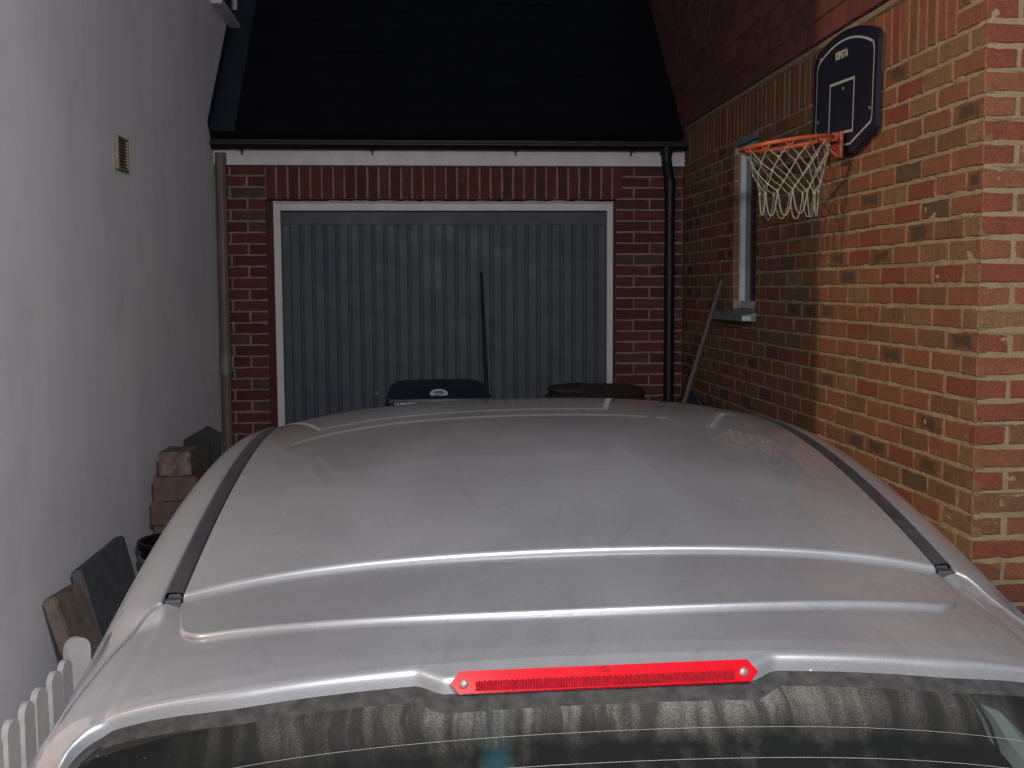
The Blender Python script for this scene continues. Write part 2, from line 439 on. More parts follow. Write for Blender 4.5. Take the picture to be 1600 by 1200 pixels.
# smears of surplus mortar near the corner
sm_ = MB()
for (axis, c0, k, ln, hh) in [('s', 0, -1, .06, .012), ('r', 0, -1, .40, .016), ('r', .01, -2, .40, .020), ('s', .0, -2, .11, .010), ('r', .02, 5, .30, .010), ('r', .0, 7, .3, .009), ('s', .14, 9, .07, .016), ('r', .0, -6, .25, .009), ('s', .05, 3, .10, .012), ('r', .05, 9, .4, .01), ('s', .0, 10, .1, .008), ('r', .0, -9, .3, .009)]:
    zc_ = Z0 + k * .075; n = 30; rows = []
    for i in range(n + 1):
        u = c0 + ln * i / n; e = min(1, 5 * i / n, 5 * (n - i) / n + .05)
        top = hh * e * (.65 + .8 * abs(noise.noise(Vector((u * 40, k, 0))))); bot = -hh * e * (.65 + .8 * abs(noise.noise(Vector((u * 40, k, 9)))))
        row = []
        for tt in (0, .25, .5, .75, 1):
            zz = zc_ + bot + (top - bot) * tt; dd = -.0016 + .0052 * sin(pi * tt) * e + .001 * noise.noise(Vector((u * 60, zz * 60, 2)))
            row.append((XR - dd, YC + u, zz) if axis == 's' else (XR + u, YC - dd, zz))
        rows.append(row)
    sm_.grid(rows)
sm_.build('mortar_smear', M_mortar, rh)['kind'] = 'stuff'
# window
wf = MB(); xf0, xf1 = XR + .026, XR + .086
wf.box(xf0, xf1, WIN[1] - .045, WIN[1] - .002, WIN[2] + .001, WIN[3] - .001, .003)
wf.box(xf0, xf1, WIN[0] + .002, WIN[0] + .045, WIN[2] + .001, WIN[3] - .001, .003)
wf.box(xf0 + .001, xf1 - .001, WIN[0] + .045, WIN[1] - .045, WIN[2] + .001, WIN[2] + .045, .003)
wf.box(xf0 + .001, xf1 - .001, WIN[0] + .045, WIN[1] - .045, WIN[3] - .045, WIN[3] - .001, .003)
wo = wf.build('window_frame', M_upvc, rh)
MB().box(xf1 - .03, xf1 - .022, WIN[0] + .04, WIN[1] - .04, WIN[2] + .04, WIN[3] - .04).build('pane', M_glassdark, wo)
sl = MB()
sl.prism([(XR - .075, WIN[2] - .030), (XR + .10, WIN[2] + .0), (XR + .10, WIN[2] - .065), (XR - .075, WIN[2] - .062)], 0, .665,
         Matrix(((1, 0, 0, 0), (0, 0, 1, WIN[0] - .014), (0, 1, 0, 0), (0, 0, 0, 1))))
so = sl.build('window_sill', M_sill, wo)
MB().box(XR - .077, XR - .028, WIN[0] - .022, WIN[0] - .014, WIN[2] - .058, WIN[2] - .034, .002).build('sill_end_cap', M_upvc, so)
MB().box(XR - .003, XR + .022, WIN[0] - .01, WIN[1] + .01, WIN[3] - .002, WIN[3] + .030, .001).build('lintel', M_sill, rh)
# tile hanging
def tile_mesh(va):
    r = random.Random(va); w_, h_, t_ = .1625, .145, .014; v = []; nx = 3
    tops = [(w_ * i / nx) for i in range(nx + 1)]
    for (yy) in (0, 1):
        for zz in (0, 1):
            for x in tops: v.append((x + r.uniform(-.001, .001), (0 if yy else -t_) + (-.002 * sin(pi * x / w_) if not yy else 0), (h_ if zz else r.uniform(-.002, .002))))
    n = nx + 1; f = []
    for i in range(nx):
        f += [(i, i + 1, n + i + 1, n + i), (2 * n + i + 1, 2 * n + i, 3 * n + i, 3 * n + i + 1), (i + 1, i, 2 * n + i, 2 * n + i + 1), (n + i, n + i + 1, 3 * n + i + 1, 3 * n + i)]
    f += [(0, n, 3 * n, 2 * n), (nx, 2 * n + nx, 3 * n + nx, n + nx)]
    me = pydata('tile', v, f); me.materials.append(M_tile); me.materials.append(M_tedge)
    for p in me.polygons:
        if abs(p.normal.z) > .7 and p.center.z < .05: p.material_index = 1
    return me
TM = [tile_mesh(i) for i in range(4)]
ZT = Z0 + 1.068; tl = []
for c in range(16):
    z = ZT + c * .100; off = .0825 * (c % 2); i = 0
    while True:
        yy = YC - .04 + off + i * .165; i += 1
        if yy > 9.25: break
        tilt = radians(5.5 + rnd.uniform(-.8, .8))
        M = Matrix(((0, 1, 0, XR - .008), (1, 0, 0, yy), (0, 0, 1, z), (0, 0, 0, 1))) @ Matrix.Rotation(-tilt, 4, 'X') @ Matrix.Translation((0, -.014, 0)) @ Matrix.Rotation(radians(rnd.uniform(-.5, .5)), 4, 'Y')
        p = proj(M @ Vector((.08, 0, .05))); vis = p and -30 < p[0] < 1630 and -25 < p[1] < 700 and yy < 8.9
        tl.append((0 if vis else 1, -(1 / p[2]) if p else 0, len(tl), M))
tl.sort(key=lambda q: q[:3]); stuffm = MB()
for n_, (hid, _, i, M) in enumerate(tl):
    me = TM[i % 4]
    if not hid and n_ < 298:
        o = bpy.data.objects.new('tile', me); COL.objects.link(o); o.parent = rh; o.matrix_local = M
    else: stuffm.add([(M @ v.co)[:] for v in me.vertices], [tuple(p.vertices) for p in me.polygons])
if stuffm.v: stuffm.build('tile_courses', M_tile, rh)['kind'] = 'stuff'
# mortar bed under the lowest tiles
bd = MB(); n = 220
rows = []
for i in range(n + 1):
    yy = YC + (YG + .3 - YC) * i / n; a = .004 * noise.noise(Vector((yy * 14, 0, 0)))
    rows.append([(XR + .01, yy, ZT - .03), (XR - .012 - a, yy, ZT - .020 + a), (XR - .020 - a, yy, ZT - .004), (XR - .0, yy, ZT + .012)])
bd.grid(rows); bd.build('verge_bedding', M_mortar, rh)

# ------------------------------------------------------------------ garage
ga = thing('garage', 'dark red brick garage with a wide grey door and black slate roof closing the drive', 'garage', (0, YG, 0))
GT = Matrix.Translation((0, -YG, 0))
spec = []; DL, DR = -1.045, 1.310; ZL_ = Z0 + .597
def gM(x, z): return Matrix.Translation((x, rnd.uniform(-.001, .001), z))
gs = []
for k in range(KMIN, 12):
    z = Z0 + k * .075 + .006; H = .063
    if k == 11: H = .05
    odd = k % 2 == 1
    jl = -1.163 if odd else -1.275
    segs = [(XL + .003, jl - .005), (jl + .005, (DL if odd is False else DL))]
    segs = [(XL + .003, -1.170), (-1.156, DL)] if odd else [(XL + .003, -1.282), (-1.268, DL)]
    segs += ([(DR, 1.538), (1.548, XR - .003)] if odd else [(DR, 1.429), (1.439, 1.654), (1.664, XR - .003)])
    for a, b_ in segs: gs.append((gM(a, z), b_ - a, H, pick(GB, rnd), rnd.randrange(5)))
x = DL + .004
while x < DR - .01:
    gs.append((gM(x, Z0 + .602), .0630, .210, GB[0][0] if rnd.random() < .6 else GB[1][0], rnd.randrange(5))); x += .0754 + rnd.uniform(-.0008, .0008)
# projecting test needs world matrices: shift, then parent offset
def lay_g(spec_):
    for M, L, H, mt, va in spec_:
        o = bpy.data.objects.new('brick', brick_mesh(L, H, va, mt)); COL.objects.link(o); o.parent = ga; o.matrix_local = M
lay_g(gs)
mg = MB()
def gsheet(x0, x1, z0_, z1_, nx, nz):
    mortar_sheet(mg, lambda u, v, d: (u, -d, v), lin(x0, x1, nx), lin(z0_, z1_, nz))
gsheet(XL, DL, 0, Z0 + .6, 30, 150); gsheet(DR, XR, 0, Z0 + .6, 34, 150); gsheet(XL, XR, Z0 + .6, Z0 + .88, 200, 20)
mg.build('wall', M_gmortar, ga)
gc = MB()
gc.box(XL, DL, .030, 3, 0, Z0 + .6); gc.box(DR, XR, .030, 3, 0, Z0 + .6); gc.box(XL, XR, .030, 3, Z0 + .6, Z0 + .9)
gc.box(DL - .0, DL + .0, .0, .0, 0, 0)
gc.build('wall_core', GB[1][0], ga)
rv = MB(); rv.box(DL - .03, DL - .001, .008, .2, 0, ZL_ + .002); rv.box(DR + .001, DR + .03, .008, .2, 0, ZL_ + .002); rv.box(DL, DR, .008, .2, ZL_ - .004, ZL_ + .03)
rv.build('reveal', GB[1][0], ga)
# door frame (white), set back
FY = .030
df = MB(); fx0, fx1, fzt = -1.000, 1.296, CZ + .578
df.box(fx0, fx0 + .048, FY, FY + .08, 0, fzt, .003); df.box(fx1 - .042, fx1, FY, FY + .08, 0, fzt, .003)
df.box(fx0 + .048, fx1 - .042, FY + .001, FY + .079, fzt - .052, fzt, .003)
df.build('door_frame', M_white, ga)
sg = MB(); rows = []
for i in range(160):
    xx = fx0 + (fx1 - fx0) * i / 159; a = .010 * abs(noise.noise(Vector((xx * 6, 0, 5)))) + .004 * noise.noise(Vector((xx * 30, 0, 0)))
    rows.append([(xx, FY - .002, fzt - .004), (xx, FY - .009, fzt + .004), (xx, FY - .006, fzt + .010 + a), (xx, FY + .03, fzt + .013 + a)])
sg.grid(rows); sg.build('frame_sealant', M_ragged, ga)
sg = MB()
sg.box(fx0 - .046, fx0 - .001, FY - .008, FY + .06, 0, fzt + .012); sg.box(fx1 + .001, fx1 + .014, FY - .008, FY + .06, 0, fzt + .012)
sg.build('packing_strip', GB[1][0], ga)
gd = bpy.data.objects.new('garage_door', None); COL.objects.link(gd); gd.parent = ga; gd.location = (0, FY + .05, 0)
gd['label'] = 'grey up-and-over door of upright ribbed panels'
x0, x1 = fx0 + .048, fx1 - .042; zt = fzt - .055
MB().box(x0, x1, .012, .03, .01, zt).build('backing', M_door, gd)
MB().box(x0 + .003, x1 - .003, -.002, .012, zt - .085, zt - .003, .001).build('top_rail', M_door, gd)
MB().box(x0 + .003, x1 - .003, -.006, .012, .012, .09, .003).build('bottom_rail', M_door, gd)
MB().box(x0 + .003, x0 + .055, -.005, .012, .092, zt - .087, .003).build('stile', M_door, gd)
MB().box(x1 - .055, x1 - .003, -.005, .012, .092, zt - .087, .003).build('stile', M_door, gd)
NP = 26; xa, xb = x0 + .058, x1 - .058; pw = (xb - xa) / NP
pmb = MB()
# one ribbed panel: raised flat with a thin second groove
prof = [(0, .007), (.003, .007), (.006, -.001), (pw * .70, -.001), (pw * .70 + .004, .004), (pw * .70 + .008, .004), (pw * .70 + .012, .0), (pw - .006, .0), (pw - .003, .007), (pw, .007)]
pmb.grid([[(px_, py_, .094) for px_, py_ in prof], [(px_, py_, zt - .089) for px_, py_ in prof]], False)
pm0 = pmb.build('panel', M_door, gd, (xa, 0, 0))
for i in range(1, NP):
    o = pm0.copy(); COL.objects.link(o); o.location.x = xa + i * pw; o.location.y = rnd.uniform(-.0012, .0012)
MB().lathe([(.0, -.002), (.011, -.002), (.014, .0), (.014, .004)], 14).build('lock', M_greyclip, gd, M=Matrix.Translation((x0 + .62, -.012, .95)) @ Matrix.Rotation(radians(90), 4, 'X'))
# fascia, gutter, pipes
MB().box(XL + .001, XR - .001, -.048, -.012, CZ + .818, CZ + .935, .003).build('fascia', M_white, ga)
MB().box(XL + .001, XR - .001, -.19, -.012, CZ + .936, CZ + .944).build('soffit', M_black, ga)
gu = MB(); rows = []; gr = .058; gy, gz = -.112, CZ + .968
for xx in lin(XL + .004, XR + .012, 24):
    rows.append([(xx, gy + gr * cos(a), gz + gr * sin(a)) for a in lin(pi, 2 * pi, 12)] + [(xx, gy + (gr - .004) * cos(a), gz + (gr - .004) * sin(a)) for a in lin(2 * pi, pi, 12)])
for r_ in rows: r_.append(r_[0])
gu.grid(rows); 
for xe in (XL + .004, XR + .012): gu.prism([(gy + gr * cos(a), gz + gr * sin(a)) for a in lin(pi, 2 * pi, 12)], -.002, .002, Matrix(((0, 0, 1, xe), (1, 0, 0, 0), (0, 1, 0, 0), (0, 0, 0, 1))))
gto = gu.build('gutter', M_black, ga)
for xx in (-1.18, -.33, .62, 1.40):
    rows = [[(xx + dx, gy + (gr + .004) * cos(a), gz + (gr + .004) * sin(a)) for a in lin(pi, 2 * pi, 10)] for dx in (-.014, .014)]
    m_ = MB(); m_.grid(rows); m_.box(xx - .004, xx + .004, -.075, -.048, gz - .085, gz - .03); m_.build('bracket', M_black, gto)
px0, px1 = 1.632, 1.668; py_ = -.065
dp = MB(); dp.tube([(px0, gy, gz - .05), (px0, gy, gz - .105), (px0 + .004, gy, gz - .135), (px1 - .008, py_, gz - .215), (px1, py_, gz - .25), (px1, py_, .02)], .0345, 16)
dp.tube([(px0, gy, gz - .03), (px0, gy, gz - .085)], [.052, .040], 16)
dp.tube([(px1, py_, gz - .245), (px1, py_, gz - .315)], .040, 16)
dpo = dp.build('downpipe', M_black, ga)
for zz in (1.75, .75):
    m_ = MB(); m_.tube([(px1, py_, zz), (px1, py_, zz + .03)], .041, 16); m_.box(px1 - .05, px1 + .05, -.02, .0, zz, zz + .03, .002); m_.build('pipe_clip', M_black, dpo)
bp = MB(); bx = XL + .047
bp.tube([(bx, -.05, CZ + .86), (bx, -.05, .02)], .034, 16)
bpo = bp.build('downpipe', M_beigepipe, ga); bpo['label'] = 'beige downpipe in the left corner'
m_ = MB(); m_.tube([(bx, -.05, CZ + .895), (bx, -.05, CZ + .80)], [.037, .0385], 16); m_.build('pipe_hopper', M_beigepipe, bpo)
m_ = MB(); m_.tube([(bx, -.05, CZ - .43), (bx, -.05, CZ - .56)], .041, 16); m_.box(bx - .036, bx + .045, -.015, 0, CZ - .55, CZ - .44, .003); m_.build('pipe_joint', M_greyclip, bpo)
m_ = MB(); m_.tube([(bx + .027, -.082, CZ + .79), (bx + .027, -.082, .2)], .006, 6); m_.build('cable', M_beigepipe, bpo)
# slate roof, 45 degrees
rs = MB(); ang = radians(44); n_c = 26; gauge = .135; lay = .0055
ey, ez = -.16, CZ + 1.005
Mr = Matrix.Translation((0, ey, ez)) @ Matrix.Rotation(ang, 4, 'X')
for c in range(n_c):
    xx = XL + .002 - (.15 if c % 2 else 0)
    while xx < XR - .04:
        a = max(xx, XL + .002); b_ = min(xx + .298, XR - .035); xx += .302
        if b_ - a < .03: continue
        s_ = c * gauge; dz = rnd.uniform(-.0012, .0012)
        v = [(a, s_, .004 + .008 + dz), (b_, s_, .004 + .008 + dz), (b_, s_ + gauge * 1.6, .004), (a, s_ + gauge * 1.6, .004)]
        v2 = [(p[0], p[1], p[2] - .006) for p in v]
        rs.add([(Mr @ Vector(p))[:] for p in v + v2], [(0, 1, 2, 3), (0, 4, 5, 1), (1, 5, 6, 2), (0, 3, 7, 4)])
ro = rs.build('roof_slates', M_slate, ga); ro['kind'] = 'stuff'
MB().box(XL + .001, XR - .036, 0, n_c * gauge + .1, -.06, .002, 0, Mr).build('roof', M_slate, ga)
lf = MB(); lf.box(XL + .002, XL + .16, -.005, n_c * gauge, .021, .0245, 0, Mr); lf.box(XL + .002, XL + .005, -.01, n_c * gauge, .0, .10, 0, Mr)
lf.build('lead_flashing', M_lead, ga)

# ------------------------------------------------------------------ basketball hoop
M_board = varied('navy_backboard', (.006, .008, .019), (.009, .011, .024), 12, .45, .1)
M_line = nodemat('white_print', (.33, .35, .36), .5)
M_orange = varied('orange_rim', (.46, .095, .03), (.32, .06, .025), 25, .45, .2, 70)
M_rimred = varied('faded_red_bracket', (.34, .055, .035), (.22, .05, .035), 45, .6, .3, 80)
M_net = varied('dirty_white_cord', (.29, .29, .225), (.21, .21, .16), 60, .85, .4, 300)
by, bz = 4.605, CZ + .810                    # board centre
hp = thing('basketball_hoop', 'orange basketball hoop and navy backboard fixed to the brick wall', 'basketball hoop', (XR, by, bz))
# local frame: u along +y (away), z up, depth towards -x
BH = Matrix(((0, 0, -1, -.012), (1, 0, 0, 0), (0, 1, 0, 0), (0, 0, 0, 1)))   # poly x -> y, poly y -> z, extrude -> -x
hw, hb, ht = .355, -.262, .247
def outline(o_):
    w_ = hw - o_; bt = hb + o_; tp = ht - o_; P = [(-w_ + .22, bt), (w_ - .22, bt), (w_ - .012, bt + .068), (w_, bt + .085)]
    P += [(w_, tp - .085), (w_ - .008, tp - .066), (w_ - .03, tp - .050)]
    for i in range(1, 16):                    # arched top
        a = i / 16; e = abs(1 - 2 * a); P.append(((w_ - .03) * (1 - 2 * a), tp - .050 * e ** 2))
    P += [(-w_ + .03, tp - .050), (-w_ + .008, tp - .066), (-w_, tp - .085), (-w_, bt + .085), (-w_ + .012, bt + .068)]
    return P
BH = BH @ Matrix.Rotation(radians(2.6), 4, 'Z')
bo = MB(); bo.prism(outline(0), 0, .012, BH); bo.prism(outline(.005), .012, .016, BH)
bo.build('backboard', M_board, hp)
def ring_strip(P0, P1, d, name, parent):
    n = len(P0); v = [BH @ Vector((*p, d)) for p in P0] + [BH @ Vector((*p, d)) for p in P1]
    f = [(i, (i + 1) % n, n + (i + 1) % n, n + i) for i in range(n)]
    m = MB(); m.add(v, f); return m.build(name, M_line, parent)
ring_strip(outline(.036), outline(.044), .0170, 'border_line', hp)
sx0, sx1, sz0, sz1 = -.125, .155, -.175, .045
sq = lambda o_: [(sx0 + o_, sz0 + o_), (sx1 - o_, sz0 + o_), (sx1 - o_, sz1 - o_), (sx0 + o_, sz1 - o_)]
ring_strip(sq(0), sq(.011), .0170, 'target_square', hp)
# printed word
M_logo = nodemat('logo_print', (.40, .41, .38), .5)
tc = bpy.data.curves.new('backboard_lettering', 'FONT'); tc.body = 'KIPSTA'; tc.size = .044; tc.align_x = 'CENTER'; tc.align_y = 'CENTER'; tc.extrude = .0004; tc.offset = .0012; tc.space_character = 1.0
to = bpy.data.objects.new('backboard_lettering', tc); COL.objects.link(to)
bpy.context.view_layer.update()
dg = bpy.context.evaluated_depsgraph_get(); me = bpy.data.meshes.new_from_object(to.evaluated_get(dg)); bpy.data.objects.remove(to)
TX = BH @ Matrix(((-1, 0, 0, .03), (0, 1, 0, .150), (0, 0, 1, .0170), (0, 0, 0, 1)))
me.transform(TX); lo = link('backboard_lettering', me, M_logo, hp)
for p_ in [(-.30, .15), (.28, .17), (-.29, -.1), (.29, -.1), (.0, .01)]:
    m = MB(); m.lathe([(0, .004), (.006, .003), (.007, 0)], 8); m.build('screw', M_greyclip, hp, M=BH @ Matrix.Translation((p_[0], p_[1], .0164)))
# bracket
bk = MB(); ry = -.0; rz = -.205
bk.box(-.058, -.043, -.055, .055, rz - .075, rz + .035, .004); bk.box(-.085, -.058, -.04, .04, rz - .005, rz + .03, .003)
bk.add([(-.058, -.03, rz - .07), (-.058, .03, rz - .07), (-.13, .012, rz - .0), (-.13, -.012, rz - .0), (-.058, -.03, rz - .062), (-.058, .03, rz - .062), (-.13, .012, rz + .007), (-.13, -.012, rz + .007)],
       [(0, 1, 2, 3), (4, 5, 6, 7), (0, 3, 7, 4), (1, 2, 6, 5)])
bk.build('bracket', M_rimred, hp)
RR = .186; rcx = -.082 - RR; tilt = radians(7.5)
RM = Matrix.Translation((-.08, 0, rz + .012)) @ Matrix.Rotation(-tilt, 4, 'Y') @ Matrix.Translation((-RR, 0, 0))
rm = MB(); rm.tube([(RM @ Vector((RR * cos(a), RR * sin(a), 0)))[:] for a in lin(0, 2 * pi, 48)[:-1]], .0085, 8, True)
rim = rm.build('rim', M_orange, hp)
NH = 12
for i in range(NH):
    a = 2 * pi * (i + .5) / NH
    m = MB(); m.tube([(RM @ Vector(((RR + dr) * cos(a + da), (RR + dr) * sin(a + da), dz_)))[:] for da, dr, dz_ in ((-.09, 0, -.004), (-.06, 0, -.017), (.06, 0, -.017), (.09, 0, -.004))], .0038, 6)
    m.build('net_hook', M_orange, rim)
# net: rows of crossing cords, then hanging loops
NR = [(0.0, .172, 0.), (.055, .158, .5), (.105, .143, 0.), (.150, .128, .5), (.190, .118, 0.)]
nm = MB(); rn = random.Random(5)
def npnt(level, i, jit=True):
    dz_, r_, ph = NR[level]; a = 2 * pi * (i + ph + .5) / NH
    q = Vector((-.08 - RR * cos(tilt), 0, rz + .012 - RR * sin(tilt)))
    c0 = RM @ Vector((0, 0, 0)); top = RM @ Vector((r_ * cos(a), r_ * sin(a), 0)) - c0
    k = dz_ / .19; z_ = top.z * (1 - k * .8) - dz_ - .012
    rs_ = random.Random(level * 100 + i % NH); j = .006 * (level > 0)
    return Vector((c0.x + .018 * k + top.x + rs_.uniform(-j, j), top.y + rs_.uniform(-j, j), c0.z + z_ + rs_.uniform(-j, j)))
for lv in range(4):
    for i in range(NH):
        a = npnt(lv, i); 
        for dlt in (0, -1) if NR[lv][2] == 0 else (0, 1):
            b_ = npnt(lv + 1, (i + dlt) % NH) if NR[lv][2] == 0 else npnt(lv + 1, (i + dlt) % NH)
            mid = (a + b_) / 2 + Vector((rn.uniform(-.002, .002), rn.uniform(-.002, .002), -.002)); nm.tube([a, mid, b_], .0023, 5)
        if lv: nm.tube([a + Vector((0, 0, .006)), a - Vector((0, 0, .006))], .0052, 5)
for i in range(NH):                           # loops
    a = npnt(4, i); b_ = npnt(4, (i + 1) % NH); nm.tube([a + Vector((0, 0, .006)), a - Vector((0, 0, .008))], .0055, 5)
    dip = .098 + rn.uniform(-.012, .012); P = []
    for s in range(9):
        t_ = s / 8; P.append(a.lerp(b_, t_) - Vector((0, 0, dip * (1 - abs(2 * t_ - 1) ** 2.6))))
    nm.tube(P, .0027, 5)
nm.build('net', M_net, hp)

# ------------------------------------------------------------------ the silver car
def paint_mat():
    m = nodemat('silver_paint', (.25, .26, .28), .38, metal=.62, spec=.4, coat=.9, coatr=.03); t = NT(m); p = t.obj()
    dust = t.ramp(t.noise(p, 3.2, 6, .6, .4), [(.35, 0), (.7, 1)])
    fine = t.ramp(t.noise(p, 420, 2, .6), [(.35, 0), (.7, 1)])
    c = t.mix(t.math('MULTIPLY', dust, .35), (.225, .236, .262), (.245, .252, .272))
    c = t.mix(t.math('MULTIPLY', fine, .34), c, (.36, .365, .385))
    spk = t.ramp(t.noise(p, 95, 2, .5), [(.797, 0), (.812, .8)])
    c = t.mix(spk, c, (.75, .75, .74))
    vo = t.n('ShaderNodeTexVoronoi', i_Scale=15.); t.l(p, vo.inputs['Vector']); vs = t.n('ShaderNodeSeparateColor'); t.l(vo.outputs['Color'], vs.inputs[0])
    spot = t.math('MULTIPLY', t.ramp(vo.outputs['Distance'], [(.018, 1), (.030, 0)]), t.math('GREATER_THAN', vs.outputs[0], .35))
    c = t.mix(spot, c, (.80, .80, .78))
    ln = t.math('ABSOLUTE', t.math('SUBTRACT', t.noise(t.mapping(p, (1.6, .9, 1)), 2.6, 3, .5, 1.2), .5))
    c = t.mix(t.math('MULTIPLY', t.ramp(ln, [(.002, 1), (.010, 0)]), .22), c, (.17, .17, .19))
    wp = t.ramp(t.noise(t.mapping(p, (7, 1.2, 1)), 2.2, 5, .7, .5), [(.40, 0), (.62, 1)])
    c = t.mix(t.math('MULTIPLY', wp, .07), c, (.32, .31, .29))
    t.l(c, t.b.inputs['Base Color'])
    met = t.math('SUBTRACT', .64, t.math('MULTIPLY', dust, .10)); t.l(met, t.b.inputs['Metallic'])
    t.l(t.ramp(dust, [(0, .34), (1, .42)]), t.b.inputs['Roughness'])
    run = t.ramp(t.noise(t.mapping(p, (9, 2.2, 1)), 4, 5, .65, .8), [(.35, .018), (.75, .055)]); t.l(run, t.b.inputs['Coat Roughness'])
    t.bump(t.noise(p, 600, 2), .03, .0004)
    return m
M_paint = paint_mat()
M_rubber = varied('dusty_rubber', (.016, .016, .018), (.032, .031, .030), 60, .95, .2, 200, .0005, spec=.08)
M_trim = varied('black_roof_moulding', (.014, .0145, .017), (.024, .024, .027), 14, .5, .25, 120, .001, spec=.4)
M_tyre = varied('tyre_rubber', (.018, .018, .018), (.03, .03, .03), 20, .9, .3)
M_alloy = nodemat('alloy', (.45, .45, .47), .35, metal=.9)
def redlens():
    m = nodemat('red_lens', (.46, .003, .012), .2, spec=.04); t = NT(m); p = t.obj()
    c = t.mix(t.ramp(t.noise(p, 180, 3), [(.35, 0), (.7, 1)]), (.30, .003, .009), (.22, .004, .009)); t.l(c, t.b.inputs['Base Color']); return m
M_red = redlens(); M_red2 = varied('red_lens_ribbed', (.22, .004, .010), (.13, .004, .008), 160, .6, .2, 500, .0004, spec=.05)
def carglass():
    m = bpy.data.materials.new('dirty_rear_glass'); m.use_nodes = True; t = NT(m); p = t.obj()
    b = t.b; b.inputs['Base Color'].default_value = (.02, .022, .022, 1); b.inputs['Roughness'].default_value = .06; b.inputs['Specular IOR Level'].default_value = .6
    tr = t.n('ShaderNodeBsdfTransparent'); tr.inputs[0].default_value = (.42, .46, .45, 1)
    mx = t.n('ShaderNodeMixShader'); mx.inputs[0].default_value = .30; t.l(tr.outputs[0], mx.inputs[1]); t.l(b.outputs[0], mx.inputs[2])
    # dirt : rain-washed vertical streaks below the spoiler lip
    df_ = t.n('ShaderNodeBsdfDiffuse')
    dc = t.mix(t.noise(p, 300, 3), (.10, .094, .088), (.21, .20, .185)); t.l(dc, df_.inputs[0])
    sep = t.n('ShaderNodeSeparateXYZ'); t.l(p, sep.inputs[0]); yy = sep.outputs[1]
    warp = t.n('ShaderNodeVectorMath', operation='ADD'); t.l(p, warp.inputs[0])
    nz = t.n('ShaderNodeTexNoise', i_Scale=14.); t.l(p, nz.inputs['Vector'])
    sc2 = t.n('ShaderNodeVectorMath', operation='SCALE'); sc2.inputs['Scale'].default_value = .035; t.l(nz.outputs['Color'], sc2.inputs[0]); t.l(sc2.outputs[0], warp.inputs[1])
    streak = t.ramp(t.noise(t.mapping(warp.outputs[0], (30, 2.2, 2.2)), 1.6, 4, .55), [(.40, .30), (.60, 1)])
    # density falls from the lip downwards (y = -0.33 .. -0.42) over the middle two thirds
    d1 = t.math('MULTIPLY', t.math('ADD', yy, .378), 22., True)
    d1 = t.math('MULTIPLY', t.math('ADD', d1, t.math('MULTIPLY', t.math('SUBTRACT', t.noise(p, 26, 4), .5), .9)), 1., True)
    xx = t.math('ABSOLUTE', t.math('SUBTRACT', sep.outputs[0], .02)); dx = t.math('SUBTRACT', 1.35, t.math('MULTIPLY', xx, 2.6), True)
    grain = t.ramp(t.noise(p, 520, 3, .8), [(.35, .25), (.65, 1)])
    k = t.math('MULTIPLY', t.math('MULTIPLY', streak, t.math('MULTIPLY', d1, dx)), grain)
    specks = t.ramp(t.noise(p, 260, 3, .7), [(.66, 0), (.74, .55)])
    k = t.math('MAXIMUM', t.math('MULTIPLY', k, .75), t.math('MULTIPLY', specks, t.math('ADD', t.math('MULTIPLY', d1, .6), .08)))
    k = t.math('MAXIMUM', k, t.math('MULTIPLY', t.math('MULTIPLY', d1, dx), .12))
    mx2 = t.n('ShaderNodeMixShader'); t.l(k, mx2.inputs[0]); t.l(mx.outputs[0], mx2.inputs[1]); t.l(df_.outputs[0], mx2.inputs[2])
    o_ = [n_ for n_ in t.t.nodes if n_.type == 'OUTPUT_MATERIAL'][0]; t.l(mx2.outputs[0], o_.inputs['Surface'])
    return m
M_cglass = carglass()
yaw, roll = -0.0144, -0.0163
ax0 = Vector((cos(yaw), sin(yaw), 0)); ay0 = Vector((-sin(yaw), cos(yaw), 0)); az0 = Vector((0, 0, 1))
axr = ax0 * cos(roll) - az0 * sin(roll); azr = az0 * cos(roll) + ax0 * sin(roll)
CO = Vector((.2002, 1.5697, CZ - .3728))
car = thing('parked_car', 'dusty silver hatchback parked nose-in on the drive, seen over its roof', 'car')
GZ = -1.287                                  # drive level in the car's frame
# the Empty stands on the drive under the car; its parts use the roof-rear frame
base_loc = CO + azr * GZ; base_loc.z = 0
car.matrix_world = Matrix.Translation(base_loc) @ Matrix((axr[:], ay0[:], azr[:])).transposed().to_4x4()
OFF = (car.matrix_world.inverted() @ CO)
def cpart(mb, name, mat, parent=None):
    o = mb.build(name, mat, parent or car)
    if parent is None: o.location = OFF
    return o
def interp(tab, x):
    if x <= tab[0][0]: return tab[0][1]
    for (a, b_), (c, d) in zip(tab, tab[1:]):
        if x <= c: t_ = (x - a) / (c - a); return b_ + (d - b_) * t_
    return tab[-1][1]
def sstep(a, b_, x):
    t_ = min(1, max(0, (x - a) / (b_ - a))); return t_ * t_ * (3 - 2 * t_)
def prof(x):
    x = abs(x)
    if x <= .57: return -.086 * x * x - .238 * x ** 4
    return interp([(.57, -.0531), (.59, -.0575), (.606, -.063), (.62, -.070), (.635, -.0805), (.648, -.093), (.66, -.108), (.672, -.128), (.684, -.155), (.695, -.19), (.703, -.225)], x)
